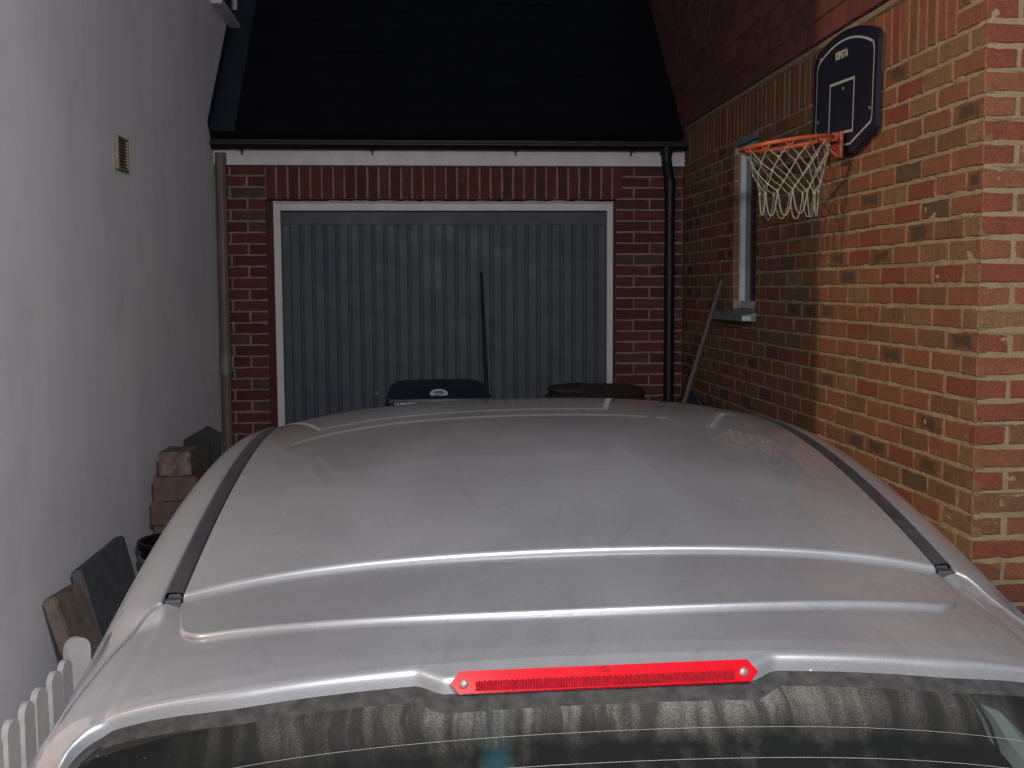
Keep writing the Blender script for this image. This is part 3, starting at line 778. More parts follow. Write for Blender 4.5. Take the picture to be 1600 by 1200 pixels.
def base(y):
    if y >= 0:
        if y <= 1.30: return .265 * y - .1523 * y * y
        z = .265 * 1.30 - .1523 * 1.69; s0 = .265 - .3046 * 1.30
        if y <= 1.50: t_ = y - 1.30; return z + s0 * t_ - (.6 + s0) / .4 * t_ * t_
        z5 = z + s0 * .2 - (.6 + s0) / .4 * .04
        if y <= 2.15: return z5 - .6 * (y - 1.5)
        z6 = z5 - .6 * .65; t_ = y - 2.15
        return z6 - .10 * t_ - .13 * t_ * t_
    a = -y
    return interp([(0, -.014), (.2, -.0405), (.27, -.052), (.295, -.058), (.32, -.070), (.345, -.089), (.38, -.117), (.75, -.43)], a)
def shut(x):
    x = abs(x); return interp([(.560, 0), (.573, -.001), (.582, -.008), (.59, -.02), (.606, -.06), (.626, -.14), (.642, -.22), (.649, -.30), (.655, -.45), (.66, -.72)], x)
WI = lambda y: .545 - .0053 * y + .0192 * y * y
def sign_cols(c): return [-v for v in reversed(c) if v > 0] + c
# roof panel, edges rolled down into the channels and over the tailgate gap
ysr = [-.00101, -.001, -.0008, -.0004, .0002, .0009, .0017, .0026, .0036, .0048, .006, .009] + lin(.02, 1.32, 60)
def roofpt(s, y):
    w_ = WI(max(y, 0)); x = s * w_; e = 0
    if y < .004: q = min(1, (.004 - y) / .005); e += .0055 * (1 - sqrt(max(0, 1 - q * q))) + (.012 if y < -.00100001 else 0)
    m_ = w_ - abs(x)
    if m_ < .003: q = (.003 - m_) / .003; e += .005 * (1 - sqrt(max(0, 1 - q * q)))
    yy = y if y > .01 else y
    return (x, yy, base(max(y, 0)) + prof(x) - e)
ss = sign_cols(lin(0, .985, 50) + [.988, .991, .994, .9965, .998, .999, 1.0])
rp = MB(); rp.grid([[roofpt(s, y) for s in ss] for y in ysr])
roof = cpart(rp, 'roof', M_paint)
# roof channels with black moulding strips
for sgn in (-1, 1):
    cm = MB(); rows = []
    for y in lin(.012, 1.9, 70):
        w_ = WI(min(y, 1.35)); z = base(y) + prof(w_)
        rows.append([(sgn * (w_ - .001), y, z - .016), (sgn * (w_ + .0022), y, z - .0080), (sgn * (w_ + .0045), y, z - .0040), (sgn * (w_ + .015), y, z - .0028), (sgn * (w_ + .0252), y, z - .0034), (sgn * (w_ + .0285), y, z - .008), (sgn * (w_ + .0292), y, z - .015)])
    cm.grid(rows)
    y = .012; w_ = WI(0); z = prof(w_) + base(y)
    cm.add([(sgn * (w_ - .001), y, z - .02), (sgn * (w_ + .029), y, z - .02), (sgn * (w_ + .022), y, z - .005), (sgn * (w_ + .007), y, z - .005)], [(0, 1, 2, 3)])
    mo = cpart(cm, 'roof_moulding', M_trim)
    ec = MB(); ec.box(sgn * (w_ + .014) - .0115, sgn * (w_ + .014) + .0115, -.006, .030, z - .024, z - .0095, .002); ec.build('moulding_end', M_trim, mo)
# body side + cantrail: follows the same surface from the channel outwards, down to the sill
xs_side = [.5745, .5750, .5760, .5778, .580, .586, .594, .602, .61, .618, .626, .634, .642, .65, .656, .66, .666, .672, .678, .684, .69, .696, .703]
ysd = [-.7201, -.72, -.7194, -.7186, -.7176, -.7162, -.714, -.710, -.70] + lin(-.69, 3.18, 130)
def sidepts(sgn):
    rows = []
    for y0 in ysd:
        row = []
        for i, x in enumerate(xs_side):
            lim = shut(x) + .0006; y = lim + (3.18 - lim) * ((y0 + .72) / 3.9)
            yy = y; wsc = 1 - .10 * sstep(2.3, 3.3, yy)
            z = base(yy) if yy > 0 else base(yy) + .014 * sstep(-.06, 0, yy)
            z += prof(x) + .0
            dx = WI(min(max(yy, 0), 1.35)) - .545; e = 0
            if yy >= 0:                       # rolled edge along the channel
                d = x - .5745
                if d < .003: q = (.003 - d) / .003; e += .006 * (1 - sqrt(max(0, 1 - q * q)))
            d = yy - lim                      # rolled edge along the tailgate gap
            if d < .005: q = min(1, (.005 - d) / .005); e += .007 * (1 - sqrt(max(0, 1 - q * q)))
            if y0 < -.72005: e += .015
            row.append((sgn * (x + dx) * wsc, yy, z - e))
        last = row[-1]; y = last[1]; zt_ = last[2]; wsc = 1 - .10 * sstep(2.3, 3.3, y) - .05 * sstep(-.3, -.72, y)
        zb = min(-.47, zt_ - .03)
        for t_ in (.3, .65, 1.0): row.append((sgn * (.703 + (.800 - .703) * t_) * wsc if t_ else 0, y, zt_ + (zb - zt_) * t_))
        for xx, zz in ((.825, zb - .05), (.838, -.72), (.838, -.92), (.825, -1.08), (.79, -1.13)): row.append((sgn * xx * wsc, y, min(zz, zb - .04) if zz > -.7 else zz))
        rows.append(row)
    return rows
bodymb = MB()
for sgn in (-1, 1): bodymb.grid(sidepts(sgn))
# nose and tail valances
def valance(y0, y1, zt_, w_, bul):
    rows = []
    for s in lin(-1, 1, 24):
        x = s * w_; k = (1 - abs(s) ** 3)
        rows.append([(x * .98, y0, zt_ - .02), (x, y0 + (y1 - y0) * (.35 + .3 * k), zt_ - .07), (x, y0 + (y1 - y0) * (.45 + .55 * k), zt_ - .2), (x, y0 + (y1 - y0) * (.45 + .55 * k), -.95), (x * .96, y0 + (y1 - y0) * (.2 + .6 * k), -1.12)])
    return rows
bodymb.grid(valance(3.16, 3.40, base(3.18) - .04, .76, 1))
bodymb.box(-.78, .78, -.70, 3.16, -1.16, -1.12)
body = cpart(bodymb, 'body', M_paint)
# tailgate skin (fine height field with raised pad, lip and glass opening)
def opening_top(x): 
    return -.3035 + .012 * sstep(.40, .557, abs(x)) - .015 * (1 - sstep(.176, .215, abs(x)))
def open_in(x, y):
    """distance inside the rear-window opening (positive inside)"""
    r = .055; hx = .612; ax_ = abs(x); top = opening_top(x)
    dx = hx - ax_; dy = top - y
    if dx < r and dy < r: return r - sqrt((r - dx) ** 2 + (r - dy) ** 2) if dx > -1 and dy > -1 else -1
    return min(dx, dy)
def pad_in(x, y):
    r = .045; hx = .527; hy = .192 - .046 * (x / .49) ** 2; ax_ = abs(x); dx = hx - ax_ + .02 * sstep(-.12, 0, y); dy = y + hy
    if dx < r and dy < r: return r - sqrt((r - dx) ** 2 + (r - dy) ** 2)
    return min(dx, dy)
def ztg(x, y):
    z = base(y) + prof(x)
    p_ = pad_in(x, y); z += .0065 if p_ > .0032 else 0
    z += .014 * sstep(-.06, 0, y) * sstep(.549, .575, abs(x))
    o_ = open_in(x, y)
    if y > -.0061: z -= .010
    z -= .003 * sstep(.562, .576, abs(x))
    s_ = shut(x) - y
    if abs(x) > .56 and s_ < .004: z -= .004 * (1 - s_ / .004)
    return z
rows_y = [-.006, -.0062, -.008, -.012] + lin(-.016, -.126, 30) + lin(-.127, -.198, 78) + lin(-.202, -.275, 18) + lin(-.277, -.330, 52) + lin(-.332, -.375, 18) + lin(-.38, -.72, 40)
cx_ = lin(0, .17, 24) + lin(.172, .21, 20) + lin(.215, .470, 46) + lin(.473, .660, 110)
cx_ = sign_cols(cx_)
tgm = MB(); rows = []; ins = []
for y in rows_y:
    r_ = []; q_ = []
    for x in cx_:
        lim = min(-.006, shut(x) - .0006) if abs(x) > .56 else -.006
        yy = lim + (y + .006) * ((-.72 - lim) / (-.714))
        if abs(x) <= .56: yy = y
        r_.append((x, yy, ztg(x, yy))); q_.append(open_in(x, yy))
    rows.append(r_); ins.append(q_)
tgm.grid(rows, True, lambda i, j: max(ins[i][j], ins[i + 1][j], ins[i][j + 1], ins[i + 1][j + 1]) < -.0050)
# lower door panel
lw = []
for s in lin(-1, 1, 24):
    x = .655 * s; k = 1 - abs(s) ** 3; z0_ = base(-.72) + prof(x)
    lw.append([(x, -.72, z0_ + .002), (x * 1.01, -.735 - .02 * k, z0_ - .03), (x * 1.02, -.76 - .04 * k, -.60), (x * 1.02, -.75 - .04 * k, -.80)])
tgm.grid(lw)
tail = cpart(tgm, 'tailgate', M_paint)
# bumper
bpm = MB(); rows = []
for s in lin(-1, 1, 30):
    x = .80 * s; k = 1 - abs(s) ** 4
    rows.append([(x * .97, -.70 - .05 * k, -.79), (x, -.74 - .10 * k, -.82), (x, -.75 - .11 * k, -.95), (x * .97, -.72 - .07 * k, -1.12)])
bpm.grid(rows); cpart(bpm, 'rear_bumper', M_paint)
# seal ribbon round the opening
def opening_path():
    r = .055; hx = .612; t0 = -.2915; P = [(-hx, -.70), (-hx, t0 - r)]
    for a in lin(pi, pi / 2, 12)[1:]: P.append((-hx + r + r * cos(a), t0 - r + r * sin(a)))
    P += [(x, opening_top(x)) for x in lin(-.550, -.21, 20) + lin(-.202, -.176, 12) + lin(-.165, .165, 16) + lin(.176, .202, 12) + lin(.21, .550, 20)]
    for a in lin(pi / 2, 0, 12)[:-1]: P.append((hx - r + r * cos(a), t0 - r + r * sin(a)))
    P += [(hx, t0 - r), (hx, -.70)]
    return P
def snap(path, fn):
    outp = []
    for x, y in path:
        for _ in range(8):
            h_ = 1e-4; v_ = fn(x, y); gx = (fn(x + h_, y) - fn(x - h_, y)) / (2 * h_); gy_ = (fn(x, y + h_) - fn(x, y - h_)) / (2 * h_); g2 = gx * gx + gy_ * gy_
            if g2 < 1e-6: break
            x -= v_ * gx / g2 * .8; y -= v_ * gy_ / g2 * .8
        outp.append((x, y))
    return outp
def resample(P, step):
    L_ = [0]
    for a, c in zip(P, P[1:]): L_.append(L_[-1] + math.dist(a, c))
    n_ = int(L_[-1] / step); outp = []; j_ = 0
    for i in range(n_ + 1):
        d_ = L_[-1] * i / n_
        while j_ < len(P) - 2 and L_[j_ + 1] < d_: j_ += 1
        t_ = (d_ - L_[j_]) / max(1e-9, L_[j_ + 1] - L_[j_]); outp.append((P[j_][0] + (P[j_ + 1][0] - P[j_][0]) * t_, P[j_][1] + (P[j_ + 1][1] - P[j_][1]) * t_))
    return outp
def path_strip(P, profile, zf, name, mat, parent, jit=0):
    """profile: (distance to the right of the path direction, dz)"""
    m = MB(); rows = []
    T_ = []
    for i in range(len(P)):
        a = P[max(0, i - 2)]; c = P[min(len(P) - 1, i + 2)]; T_.append(Vector((c[0] - a[0], c[1] - a[1])).normalized())
    for (x, y), t_ in zip(P, T_):
        n_ = Vector((t_.y, -t_.x)); row = []
        for d, dz_ in profile:
            xx, yy = x + n_.x * d, y + n_.y * d; row.append((xx, yy, zf(xx, yy) + dz_ + jit * noise.noise(Vector((xx * 150, yy * 150, 0)))))
        rows.append(row)
    m.grid(rows); return m.build(name, mat, parent)
flat = lambda x, y: base(y) + prof(x) + .014 * sstep(-.06, 0, y) * sstep(.549, .575, abs(x)) - .003 * sstep(.562, .576, abs(x))
OP = resample(snap(resample(opening_path(), .004), open_in), .0035)
EDGE = ((-.0095, .0001), (-.0060, .0004), (-.0044, .0003), (-.0032, -.0001), (-.0022, -.0007), (-.0014, -.0014), (-.0008, -.0023), (-.0003, -.0035), (.0, -.0048), (.0003, -.0065), (.0006, -.010), (.0010, -.0195))
path_strip(OP, EDGE, flat, 'tailgate_lip', M_paint, tail)
path_strip(OP, ((.0004, -.0165), (.003, -.0175), (.009, -.0195), (.015, -.0212), (.0165, -.0235)), flat, 'window_seal', M_rubber, tail, .0003)
PP = [(-.547 + .02 * i / 30, -.012 - .10 * i / 30) for i in range(31)] + [(-.50, -.15)] + [(x, -.192 + .046 * (x / .49) ** 2) for x in lin(-.47, .47, 120)] + [(.50, -.15)] + [(.527 + .02 * i / 30, -.112 + .10 * i / 30) for i in range(31)]
PP = resample(snap(resample(PP, .004), pad_in), .0035)
PEDGE = tuple((d, .0068 + z_) for d, z_ in ((-.0055, -.0002), (-.0040, .0), (-.0028, -.0002), (-.0018, -.0007), (-.0009, -.0014), (-.0002, -.0024), (.0003, -.0036), (.0007, -.0068)))
path_strip(PP, PEDGE, flat, 'pad_edge', M_paint, tail)
GL = lambda x, y: base(y) + prof(x) - .0225
gl = MB(); gl.grid([[(x, y, GL(x, y)) for x in lin(-.618, .618, 60)] for y in lin(-.290, -.715, 44)])
gl.build('rear_window', M_cglass, tail)
M_heat = nodemat('heater_print', (.13, .12, .105), .6)
for i in range(9):
    y = -.362 - i * .029; h = MB()
    h.grid([[(x, yy - .004 * (x / .5) ** 2, GL(x, yy) + .0011) for x in lin(-.50, .50, 30)] for yy in (y + .00022, y - .00022)])
    h.build('heater_line', M_heat, tail)
# high-level brake light
BLm = Matrix.Translation((0.007, -.316, -.0780)) @ Matrix(((1, 0, 0, 0), (0, .38, -.925, 0), (0, .925, .38, 0), (0, 0, 0, 1)))
hexo = lambda w_, h_, c_: [(-w_, -.1 * h_), (-w_ + c_, h_), (w_ - c_, h_), (w_, -.1 * h_), (w_ - c_ * .9, -h_), (-w_ + c_ * .9, -h_)]
bl = MB(); bl.prism(hexo(.180, .0130, .012), -.012, .006, BLm); bl.prism(hexo(.1785, .0118, .011), .006, .009, BLm)
blo = bl.build('brake_light', M_red, tail)
rb = MB(); rb.box(-.150, .150, -.0100, .0004, .0085, .0093, 0, BLm); n = 96
for i in range(n):
    x = -.149 + .298 * i / (n - 1); hh = .0145
    rb.add([(BLm @ Vector(q))[:] for q in ((x - .0012, -.0098, .0092), (x + .0012, -.0098, .0092), (x + .0012, .0005 + .001 * (i % 2), .0092), (x - .0012, .0005 + .001 * (i % 2), .0092), (x, -.0098, .0106), (x, .0005, .0106))], [(0, 4, 5, 3), (1, 2, 5, 4), (0, 1, 4), (3, 5, 2)])
rbo = rb.build('ribbed_lens', M_red2, tail)
M_boss = varied('lens_boss', (.15, .06, .055), (.10, .04, .036), 200, .4, .2)
for s in (-1, 1):
    m = MB(); m.lathe([(.0001, .0014), (.0038, .0014), (.0052, .0006), (.0058, -.001)], 18); m.build('lens_boss', M_boss, tail, M=BLm @ Matrix.Translation((s * .163 - .001, -.0015, .0095)))
m = MB(); m.box(-.0045, .0045, .0060, .0122, .0085, .0100, .0005, BLm); m.build('lens_clip', M_red2, tail)
# windscreen, bonnet, side windows
cpart(MB().grid([[(x, y, base(y) + prof(x) - .004) for x in lin(-.565, .565, 24)] for y in lin(1.325, 2.14, 24)]), 'windscreen', M_glassdark)
cpart(MB().grid([[(x * (1 - .10 * sstep(2.3, 3.3, y)), y, base(y) + prof(x) - .002) for x in lin(-.5735, .5735, 24)] for y in lin(2.15, 3.18, 24)]), 'bonnet', M_paint)
for sgn in (-1, 1):
    for (ya, yb_) in ((.02, .78), (.86, 1.72)):
        q = MB(); rows = []
        for y in lin(ya, yb_, 12):
            dx = WI(min(y, 1.35)) - .545; zt_ = base(y) + prof(.703); zb = min(-.47, zt_ - .03)
            rows.append([(sgn * (.703 + dx * (1 - t_) + .097 * t_ + .003), y, zt_ + (zb - zt_) * t_) for t_ in (.12, .5, .93)])
        q.grid(rows); cpart(q, 'side_window', M_glassdark)
# wheels
for sgn in (-1, 1):
    for y in (.05, 2.62):
        W_ = Matrix.Translation((sgn * .765, y, -1.287 + .300)) @ Matrix.Rotation(radians(90), 4, 'Y')
        e = bpy.data.objects.new('wheel', None); COL.objects.link(e); e.parent = car; e.matrix_local = Matrix.Translation(OFF) @ W_
        m = MB(); m.lathe([(.19, -.085), (.27, -.09), (.298, -.07), (.300, 0), (.298, .07), (.27, .09), (.19, .085)], 32); m.build('tyre', M_tyre, e)
        m = MB(); m.lathe([(.19, -.08), (.17, -.05), (.05, -.04), (.0001, -.04)], 32); m.lathe([(.19, .08), (.17, .05), (.05, .06), (.0001, .06)], 32); m.build('rim', M_alloy, e)
        a_ = MB(); a_.tube([(sgn * .836, y + .335 * cos(t_), -.985 + .335 * sin(t_)) for t_ in lin(-.2, pi + .2, 24)], .014, 6); cpart(a_, 'wheel_arch', M_rubber)
    t_ = MB(); t_.box(sgn * .70 - .08, sgn * .70 + .08, -.775, -.70, -.80, -.52, .02); cpart(t_, 'tail_light', M_red2)
    t_ = MB(); t_.box(sgn * .58 - .12, sgn * .58 + .12, 3.12, 3.30, -.74, -.60, .03); cpart(t_, 'headlight', M_upvc)
    t_ = MB(); t_.box(sgn * .90 - .09, sgn * .90 + .09, 1.72, 1.84, -.52, -.38, .04); cpart(t_, 'door_mirror', M_paint)
# inside the car
M_cabin = varied('cabin_fabric', (.020, .020, .022), (.032, .031, .032), 40, .95, .3, 300)
M_pillar = varied('pale_pillar_trim', (.85, .93, .90), (.78, .86, .83), 12, .7, .2)
cpart(MB().box(-.60, .60, -.60, .30, -.50, -.47, .01), 'parcel_shelf', M_cabin)
cpart(MB().box(-.76, .76, -.66, 2.2, -1.1, -.60), 'cabin_floor', M_cabin)
for s in (-1, 1):
    m = MB(); m.box(s * .30 - .26, s * .30 + .26, .33, .45, -.62, -.22, .05); cpart(m, 'seat_back', M_cabin)
    m = MB(); m.box(s * .30 - .11, s * .30 + .11, .33, .42, -.22, -.06, .035); cpart(m, 'headrest', M_cabin)
def carloc(u, v, ly):
    d = Vector(cf) + Vector(cr) * ((u - 800) / FPX) + Vector(cu) * ((600 - v) / FPX)
    C = Vector((.2002, 1.5697, -.3728)); n_ = ay0; t_ = (C.dot(n_) + ly) / d.dot(n_); P = d * t_ - C
    return (P.dot(axr), ly, P.dot(azr))
pl = MB()
A = [carloc(1511, 1084, -.285), carloc(1532, 1122, -.27), carloc(1545, 1155, -.25), carloc(1580, 1195, -.23), carloc(1600, 1240, -.22)]
B_ = [carloc(1523, 1083, -.285), carloc(1562, 1112, -.27), carloc(1592, 1150, -.25), carloc(1625, 1195, -.23), carloc(1660, 1240, -.22)]
rows = [[a, tuple((Vector(a) + Vector(c)) / 2 + Vector((0, -.010, 0))), c, tuple(Vector(c) + Vector((.02, .05, 0)))] for a, c in zip(A, B_)]
pl.grid(rows); cpart(pl, 'pillar_trim', M_pillar)
sb = MB(); sb.tube([tuple(Vector(carloc(1518, 1086, -.30))), tuple(Vector(carloc(1545, 1130, -.285))), tuple(Vector(carloc(1570, 1200, -.26)))], .0022, 5); cpart(sb, 'trim_piping', M_rubber)
# bottle on the parcel shelf
M_bot = nodemat('turquoise_plastic', (.06, .32, .40), .3, spec=.5)
M_lab = varied('printed_label', (.55, .30, .08), (.10, .30, .50), 60, .5, .1)
bl_l = Vector(carloc(769, 1126, -.18)); Wl = car.matrix_world @ OFF.to_4d().to_3d() 
MW = car.matrix_world @ Matrix.Translation(OFF)
pos = MW @ Vector((bl_l.x, -.18, -.470))
hgt = bl_l.z + .470 + .015
bt = thing('plastic_bottle', 'small turquoise bottle with a patterned label behind the rear window', 'bottle', pos)
m = MB(); m.lathe([(.0001, 0), (.022, 0), (.024, .006), (.024, hgt - .055), (.020, hgt - .035), (.010, hgt - .022)], 20); m.build('bottle_body', M_bot, bt)
m = MB(); m.lathe([(.0245, .02), (.0247, .022), (.0247, hgt - .07), (.0245, hgt - .068)], 20); m.build('label_wrap', M_lab, bt)
m = MB(); m.lathe([(.0115, hgt - .024), (.0115, hgt - .002), (.0001, hgt)], 16); m.build('cap', M_bot, bt)

# ------------------------------------------------------------------ wheelie bins by the garage door
def bin_thing(name, label, cat, loc, rz, mbody, mlid, h=1.0, lift=0, group='wheelie bins by the garage door'):
    t = thing(name, label, cat, loc, rz, group)
    m = MB(); rows = []
    for z, wx, wy in ((.06, .22, .24), (.10, .225, .25), (h - .08, .275, .33), (h - .05, .285, .345), (h, .285, .345)):
        P = []
        for (sx, sy) in ((-1, -1), (1, -1), (1, 1), (-1, 1)):
            for a in lin(0, pi / 2, 4):
                b0 = {(-1, -1): pi, (1, -1): 1.5 * pi, (1, 1): 0, (-1, 1): .5 * pi}[(sx, sy)]
                P.append((sx * (wx - .05) + .05 * cos(b0 + a), sy * (wy - .05) + .05 * sin(b0 + a), z))
        P.append(P[0]); rows.append(P)
    m.grid(rows, True); m.build('bin_body', mbody, t)
    # lid: domed, lip all round, hinge at the back
    m = MB(); rows = []
    for s in lin(-1, 1, 16):
        r_ = []
        for q in lin(-1, 1, 14):
            ed = max(abs(s), abs(q)); dome = .045 * (1 - abs(s) ** 10) * (.45 + .55 * (q * .5 + .5)) * (1 - abs(q) ** 8) + .008
            if abs(s) < .72 and abs(q) < .7: dome += .010
            r_.append((s * .298, q * .365 - .005, h + .006 + dome + lift * (q < .2) * (1 - q) * .5 + (.030 * (q + 1) / 2)))
        rows.append(r_)
    m.grid(rows)
    m.box(-.298, .298, -.375, -.362, h - .022 + lift, h + .018 + lift, .004); m.box(-.302, -.290, -.37, .36, h - .012, h + .024, .003); m.box(.290, .302, -.37, .36, h - .012, h + .024, .003)
    lid = m.build('lid', mlid, t)
    m = MB(); m.tube([(-.24, .385, h + .02), (-.24, .42, h - .02), (.24, .42, h - .02), (.24, .385, h + .02)], .016, 8); m.build('handle', mlid, lid)
    for s in (-1, 1):
        m = MB(); m.lathe([(.0001, -.022), (.10, -.022), (.10, .022), (.0001, .022)], 20); m.build('wheel', M_black, t, M=Matrix.Translation((s * .26, .24, .10)) @ Matrix.Rotation(radians(90), 4, 'Y'))
    return t, lid
M_binblue = varied('navy_bin_plastic', (.010, .014, .028), (.014, .018, .034), 10, .45, .2, 120)
M_binbrown = varied('brown_bin_plastic', (.035, .016, .014), (.045, .022, .018), 10, .6, .3, 120)
b1, l1 = bin_thing('wheelie_bin', 'navy wheelie bin with a white oval badge, left of the black pole', 'wheelie bin', (.082, 6.85, 0), radians(1), M_binblue, M_binblue, 1.005)
badge = MB(); ZB = Matrix.Translation((-.008, -.3765, 1.01)) 
fm = Matrix.Translation((-.008, -.30, 1.046)) @ Matrix.Rotation(radians(38), 4, 'X')
badge.prism([(.052 * cos(a), .036 * sin(a)) for a in lin(0, 2 * pi, 28)[:-1]], 0, .004, fm)
M_badge = varied('badge_white', (.55, .56, .60), (.40, .41, .47), 40, .5, .1)
bo_ = badge.build('badge', M_badge, l1)
mk = MB(); mk.tube([(fm @ Vector((.030 * cos(a), .018 * sin(a) - .002, .0045)))[:] for a in lin(.2, 2.9, 10)], .0022, 5); mk.tube([(fm @ Vector((x, -.010 + .006 * sin(x * 90), .0045)))[:] for x in lin(-.03, .03, 12)], .0025, 5); mk.tube([(fm @ Vector((x, .004, .0045)))[:] for x in lin(-.02, .02, 4)], .003, 5)
mk.build('badge_mark', M_binblue, l1)
wr = MB(); rx = random.Random(3); x = -.265
while x < .265:
    wl_ = rx.uniform(.004, .014)
    if abs(x + .05) > .0 and not (.05 < x < .09): wr.box(x, x + wl_, -.3772, -.3752, .990 + rx.uniform(0, .003), 1.001 + rx.uniform(-.002, .003))
    x += wl_ + rx.uniform(.003, .009)
wr.build('embossed_lettering', M_badge, l1)
b2, l2 = bin_thing('wheelie_bin', 'dark brown garden-waste bin with a closed lid, right of the black pole', 'wheelie bin', (1.05, 6.88, 0), radians(-13), M_binbrown, M_binbrown, .965, .012)
sk = MB()                                     # rubbish sack on the brown bin's left part
def sack(name, label, cat, loc, sx, sy, h, mat, seed, group=None):
    m = MB(); v = []; rows = []
    for i in range(15):
        t_ = i / 14; z = h * t_; r = (sin(pi * min(1, t_ * .93 + .07)) ** .45) if t_ < .97 else .12
        row = []
        for k in range(29):
            a = 2 * pi * (k % 28) / 28; n_ = noise.noise(Vector((cos(a) * 1.6 + seed, sin(a) * 1.6, z * 5))) * .22 + noise.noise(Vector((cos(a) * 5 + seed, sin(a) * 5, z * 14))) * .09
            row.append((sx * r * (1 + n_) * cos(a), sy * r * (1 + n_) * sin(a), z + .02 * noise.noise(Vector((cos(a) * 3, sin(a) * 3, seed + t_ * 3))) * (t_ > 0)))
        rows.append(row)
    m.grid(rows); o = m.build(name, mat, None, loc)
    return tag(o, label, cat, group)
M_sack = varied('black_sack', (.010, .011, .016), (.015, .016, .021), 10, .4, .5, 50, .004)
sack('refuse_sack', 'small dark sack lying on top of the brown wheelie bin lid', 'rubbish sack', (.93, 6.86, 1.012), .17, .18, .050, M_binbrown, 4)
sack('covered_heap', 'tall black covered heap in the corner below the small window', 'rubbish sack', (1.60, 6.62, 0), .15, .2, 1.035, M_sack, 9)

# ------------------------------------------------------------------ poles
M_wood = varied('weathered_handle', (.115, .085, .068), (.085, .064, .053), 18, .8, .3, 90)
t = thing('broom', 'thin black-handled broom leaning against the grey garage door', 'broom', (.41, 7.18, 0))
top = Vector((.392, YG + FY + .035, CZ + .11)) - Vector((.41, 7.18, 0))
m = MB(); m.tube([(.012, .0, .06), tuple(top * .55 + Vector((.014, 0, .02))), tuple(top)], [.012, .0115, .010], 10); m.build('handle', M_black, t)
m = MB(); m.box(-.14, .17, -.03, .03, .0, .07, .008); m.build('broom_head', M_binbrown, t)
t = thing('wooden_pole', 'pale brown wooden pole leaning against the brick wall beside the window', 'pole', (1.20, 6.38, 0))
m = MB(); m.tube([(0, 0, .0), (.57 - .018, .16, CZ + .015)], [.016, .014], 10); m.build('shaft', M_wood, t)
m = MB(); m.tube([(.57 - .0175, .1605, CZ + .01), (.57 - .007, .164, CZ + .045)], [.017, .013], 10); m.build('end_cap', M_wood, t)

# ------------------------------------------------------------------ things along the left wall
M_slabg = varied('grey_paving_slab', (.115, .118, .130), (.085, .088, .098), 14, .95, .5, 160, .002, spec=.2)
M_slabb = varied('brown_stone_slab', (.20, .165, .125), (.125, .10, .08), 18, .95, .5, 120, .003, spec=.2)
def leaning_slab(name, label, loc, L, Ht, th, lean, rz, mat):
    bm = bmesh.new(); bmesh.ops.create_cube(bm, size=1)
    for v in bm.verts: v.co = Vector((v.co.x * th + th / 2 * 0, v.co.y * L, (v.co.z + .5) * Ht))
    bmesh.ops.bevel(bm, geom=bm.edges[:], offset=.006, segments=2, affect='EDGES')
    bmesh.ops.subdivide_edges(bm, edges=[e for e in bm.edges if e.calc_length() > .1], cuts=5, use_grid_fill=True)
    for v in bm.verts: v.co += Vector((noise.noise(v.co * 14), noise.noise(v.co * 14 + Vector((3, 3, 3))), noise.noise(v.co * 14 + Vector((7, 1, 5))))) * .003
    me = bpy.data.meshes.new(name); bm.to_mesh(me); bm.free()
    o = link(name, me, mat); o.matrix_world = Matrix.Translation(loc) @ Matrix.Rotation(rz, 4, 'Z') @ Matrix.Rotation(-lean, 4, 'Y')
    return tag(o, label, 'paving slab')
leaning_slab('paving_slab', 'dark grey square paving slab leaning against the white wall', (-1.165, 4.53, .010), .60, .62, .042, radians(14), 0, M_slabg)
leaning_slab('stone_slab', 'narrow brown stone slab leaning on the white wall in front of the grey slab', (-1.135, 4.03, .012), .22, .60, .055, radians(17), radians(-6), M_slabb)
# black tub
t = thing('plastic_tub', 'black round tub with a thick rim behind the grey paving slab', 'tub', (-1.13, 5.12, 0))
m = MB(); m.lathe([(.0001, .0), (.12, .0), (.165, .50), (.178, .50), (.182, .515), (.178, .53), (.160, .53), (.152, .51), (.115, .03), (.0001, .03)], 36); m.build('tub_body', M_black, t)
m = MB(); m.lathe([(.171, .44), (.178, .445), (.178, .46), (.168, .465)], 36); m.build('tub_band', M_greyclip, t)
# stack of reclaimed bricks
M_rec = varied('reclaimed_brick', (.15, .095, .075), (.10, .066, .055), 22, .95, .5, 130, .003, spec=.2)
M_rec2 = varied('mortared_brick', (.21, .16, .145), (.11, .07, .058), 30, .95, .6, 90, .004, spec=.2)
def rbrick(loc, rz, size, mat, label, ry=0):
    bm = bmesh.new(); bmesh.ops.create_cube(bm, size=1)
    for v in bm.verts: v.co = Vector((v.co.x * size[0], v.co.y * size[1], (v.co.z + .5) * size[2]))
    bmesh.ops.bevel(bm, geom=bm.edges[:], offset=.005, segments=2, affect='EDGES')
    bmesh.ops.subdivide_edges(bm, edges=[e for e in bm.edges if e.calc_length() > .05], cuts=2, use_grid_fill=True)
    sd = Vector(loc) * 5
    for v in bm.verts: v.co += Vector((noise.noise(v.co * 22 + sd), noise.noise(v.co * 22 - sd), noise.noise(v.co * 20 + sd * 2))) * .005
    me = bpy.data.meshes.new('loose_brick'); bm.to_mesh(me); bm.free()
    o = link('loose_brick', me, mat); o.location = loc; o.rotation_euler = (0, ry, rz)
    return tag(o, label, 'brick', 'loose bricks stacked by the white wall')
z = 0; ordn = ['bottom', 'second', 'third', 'fourth', 'fifth', 'sixth', 'seventh', 'eighth']
hs = [.118, .112, .115, .118, .072, .118, .122, .118]
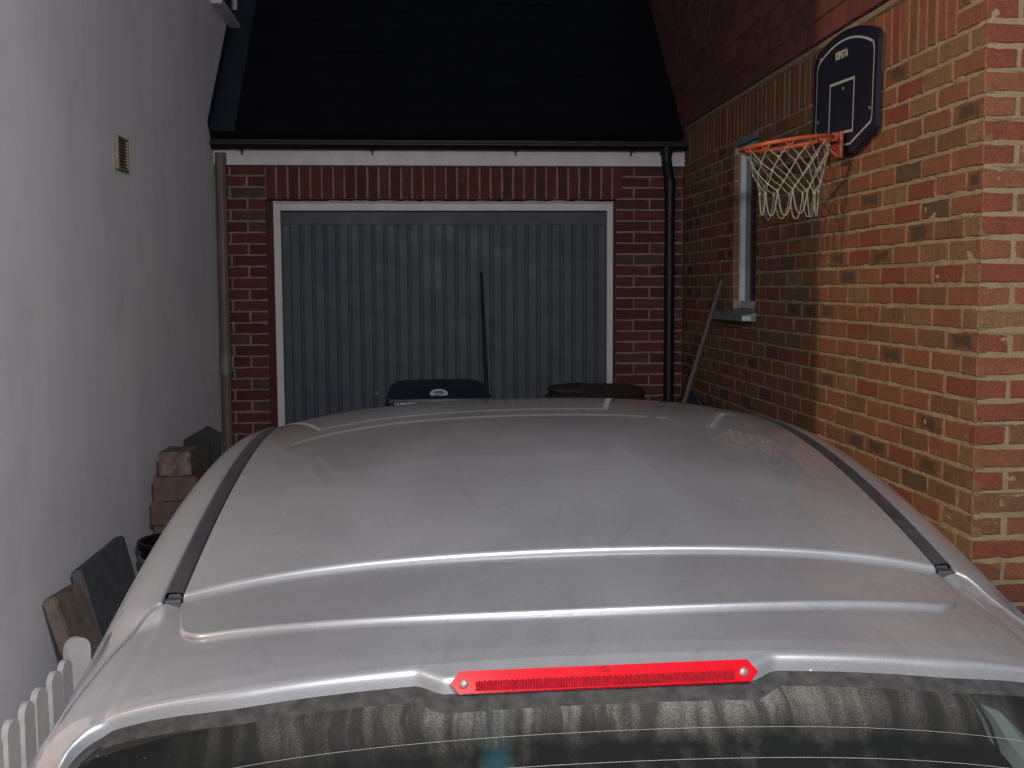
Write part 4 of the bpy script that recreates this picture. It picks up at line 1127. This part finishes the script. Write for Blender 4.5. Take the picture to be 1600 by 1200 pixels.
lab = ['lowest block of the brick stack by the white wall', 'block resting on the lowest one of the brick stack', 'third block up in the brick stack by the wall', 'block in the middle of the brick stack, under the thin mortared one',
       'thin brick with pale mortar lumps halfway up the stack', 'reddish brown block just above the thin mortared brick', 'widest pale brown block, second from the top of the brick stack', 'narrow topmost block of the brick stack with white mortar patches']
for i, h in enumerate(hs):
    r2 = random.Random(40 + i)
    rbrick((-1.205 + r2.uniform(-.008, .008) + (.012 if i == 7 else 0), 5.50 + r2.uniform(-.01, .01), z), radians(r2.uniform(-5, 5)), (.205 if i != 7 else .15, .22, h - .003), M_rec2 if i in (4, 7, 1) else M_rec, lab[i]); z += h
# boards and sack behind the stack
M_dkboard = varied('dark_green_board', (.022, .022, .017), (.016, .016, .014), 14, .8, .3)
XZ = Matrix(((1, 0, 0, 0), (0, 0, 1, 0), (0, 1, 0, 0), (0, 0, 0, 1)))
m = MB(); m.prism([(-.055, 0), (.055, 0), (.055, .85), (-.055, .86)], -.012, .012, XZ); o = m.build('leaning_board', M_dkboard, None); o.matrix_world = Matrix.Translation((-1.205, 5.90, .005)) @ Matrix.Rotation(radians(-9), 4, 'X')
tag(o, 'dull green-grey board standing behind the brick stack', 'board')
m = MB(); m.prism([(-.10, 0), (.10, 0), (.10, .885), (.03, .925), (-.10, .85)], -.010, .010, XZ); o = m.build('leaning_board', M_black, None); o.matrix_world = Matrix.Translation((-1.215, 6.05, .005)) @ Matrix.Rotation(radians(-8), 4, 'X')
tag(o, 'black board with a slanting top behind the brick stack', 'board')
sack('refuse_sack', 'dark blue-black sack in the far left corner beside the beige pipe', 'rubbish sack', (-1.14, 6.85, 0), .15, .16, .72, M_sack, 2)

# ------------------------------------------------------------------ low picket fence
M_picket = varied('white_picket_paint', (.66, .64, .64), (.56, .54, .54), 12, .6, .2, 80)
pf = thing('picket_fence', 'low white picket fence with rounded tops along the foot of the white wall', 'fence', (-1.20, 3.5, 0))
def picket_mesh(w_, h_, th):
    poly = [(-w_ / 2, 0), (w_ / 2, 0)] + [(w_ / 2 * cos(a), h_ - w_ / 2 + w_ / 2 * sin(a)) for a in lin(0, pi, 12)]
    m = MB(); m.prism(poly, -th / 2, th / 2, Matrix(((0, 0, 1, 0), (1, 0, 0, 0), (0, 1, 0, 0), (0, 0, 0, 1)))); return m
p0 = None
PY = [2.84, 2.96, 3.085, 3.21, 3.345, 3.475, 3.615, 3.72]
for i, y in enumerate(PY):
    if p0 is None: p0 = picket_mesh(.070, .428, .020).build('picket', M_picket, pf)
    o = p0 if i == 0 else p0.copy()
    if i: COL.objects.link(o)
    o.location = (0, y - 3.5, 0 + .002 * i); o.rotation_euler = (radians(rnd.uniform(-1.5, 1.5)), 0, radians(-8 + rnd.uniform(-3, 3)))
pp = picket_mesh(.085, .482, .030).build('post', M_picket, pf); pp.location = (.004, 3.83 - 3.5, 0); pp.rotation_euler = (0, 0, radians(-42))
for z in (.10, .25):
    MB().box(-.030, -.011, 2.78 - 3.5, 3.81 - 3.5, z, z + .035, .003).build('rail', M_picket, pf)
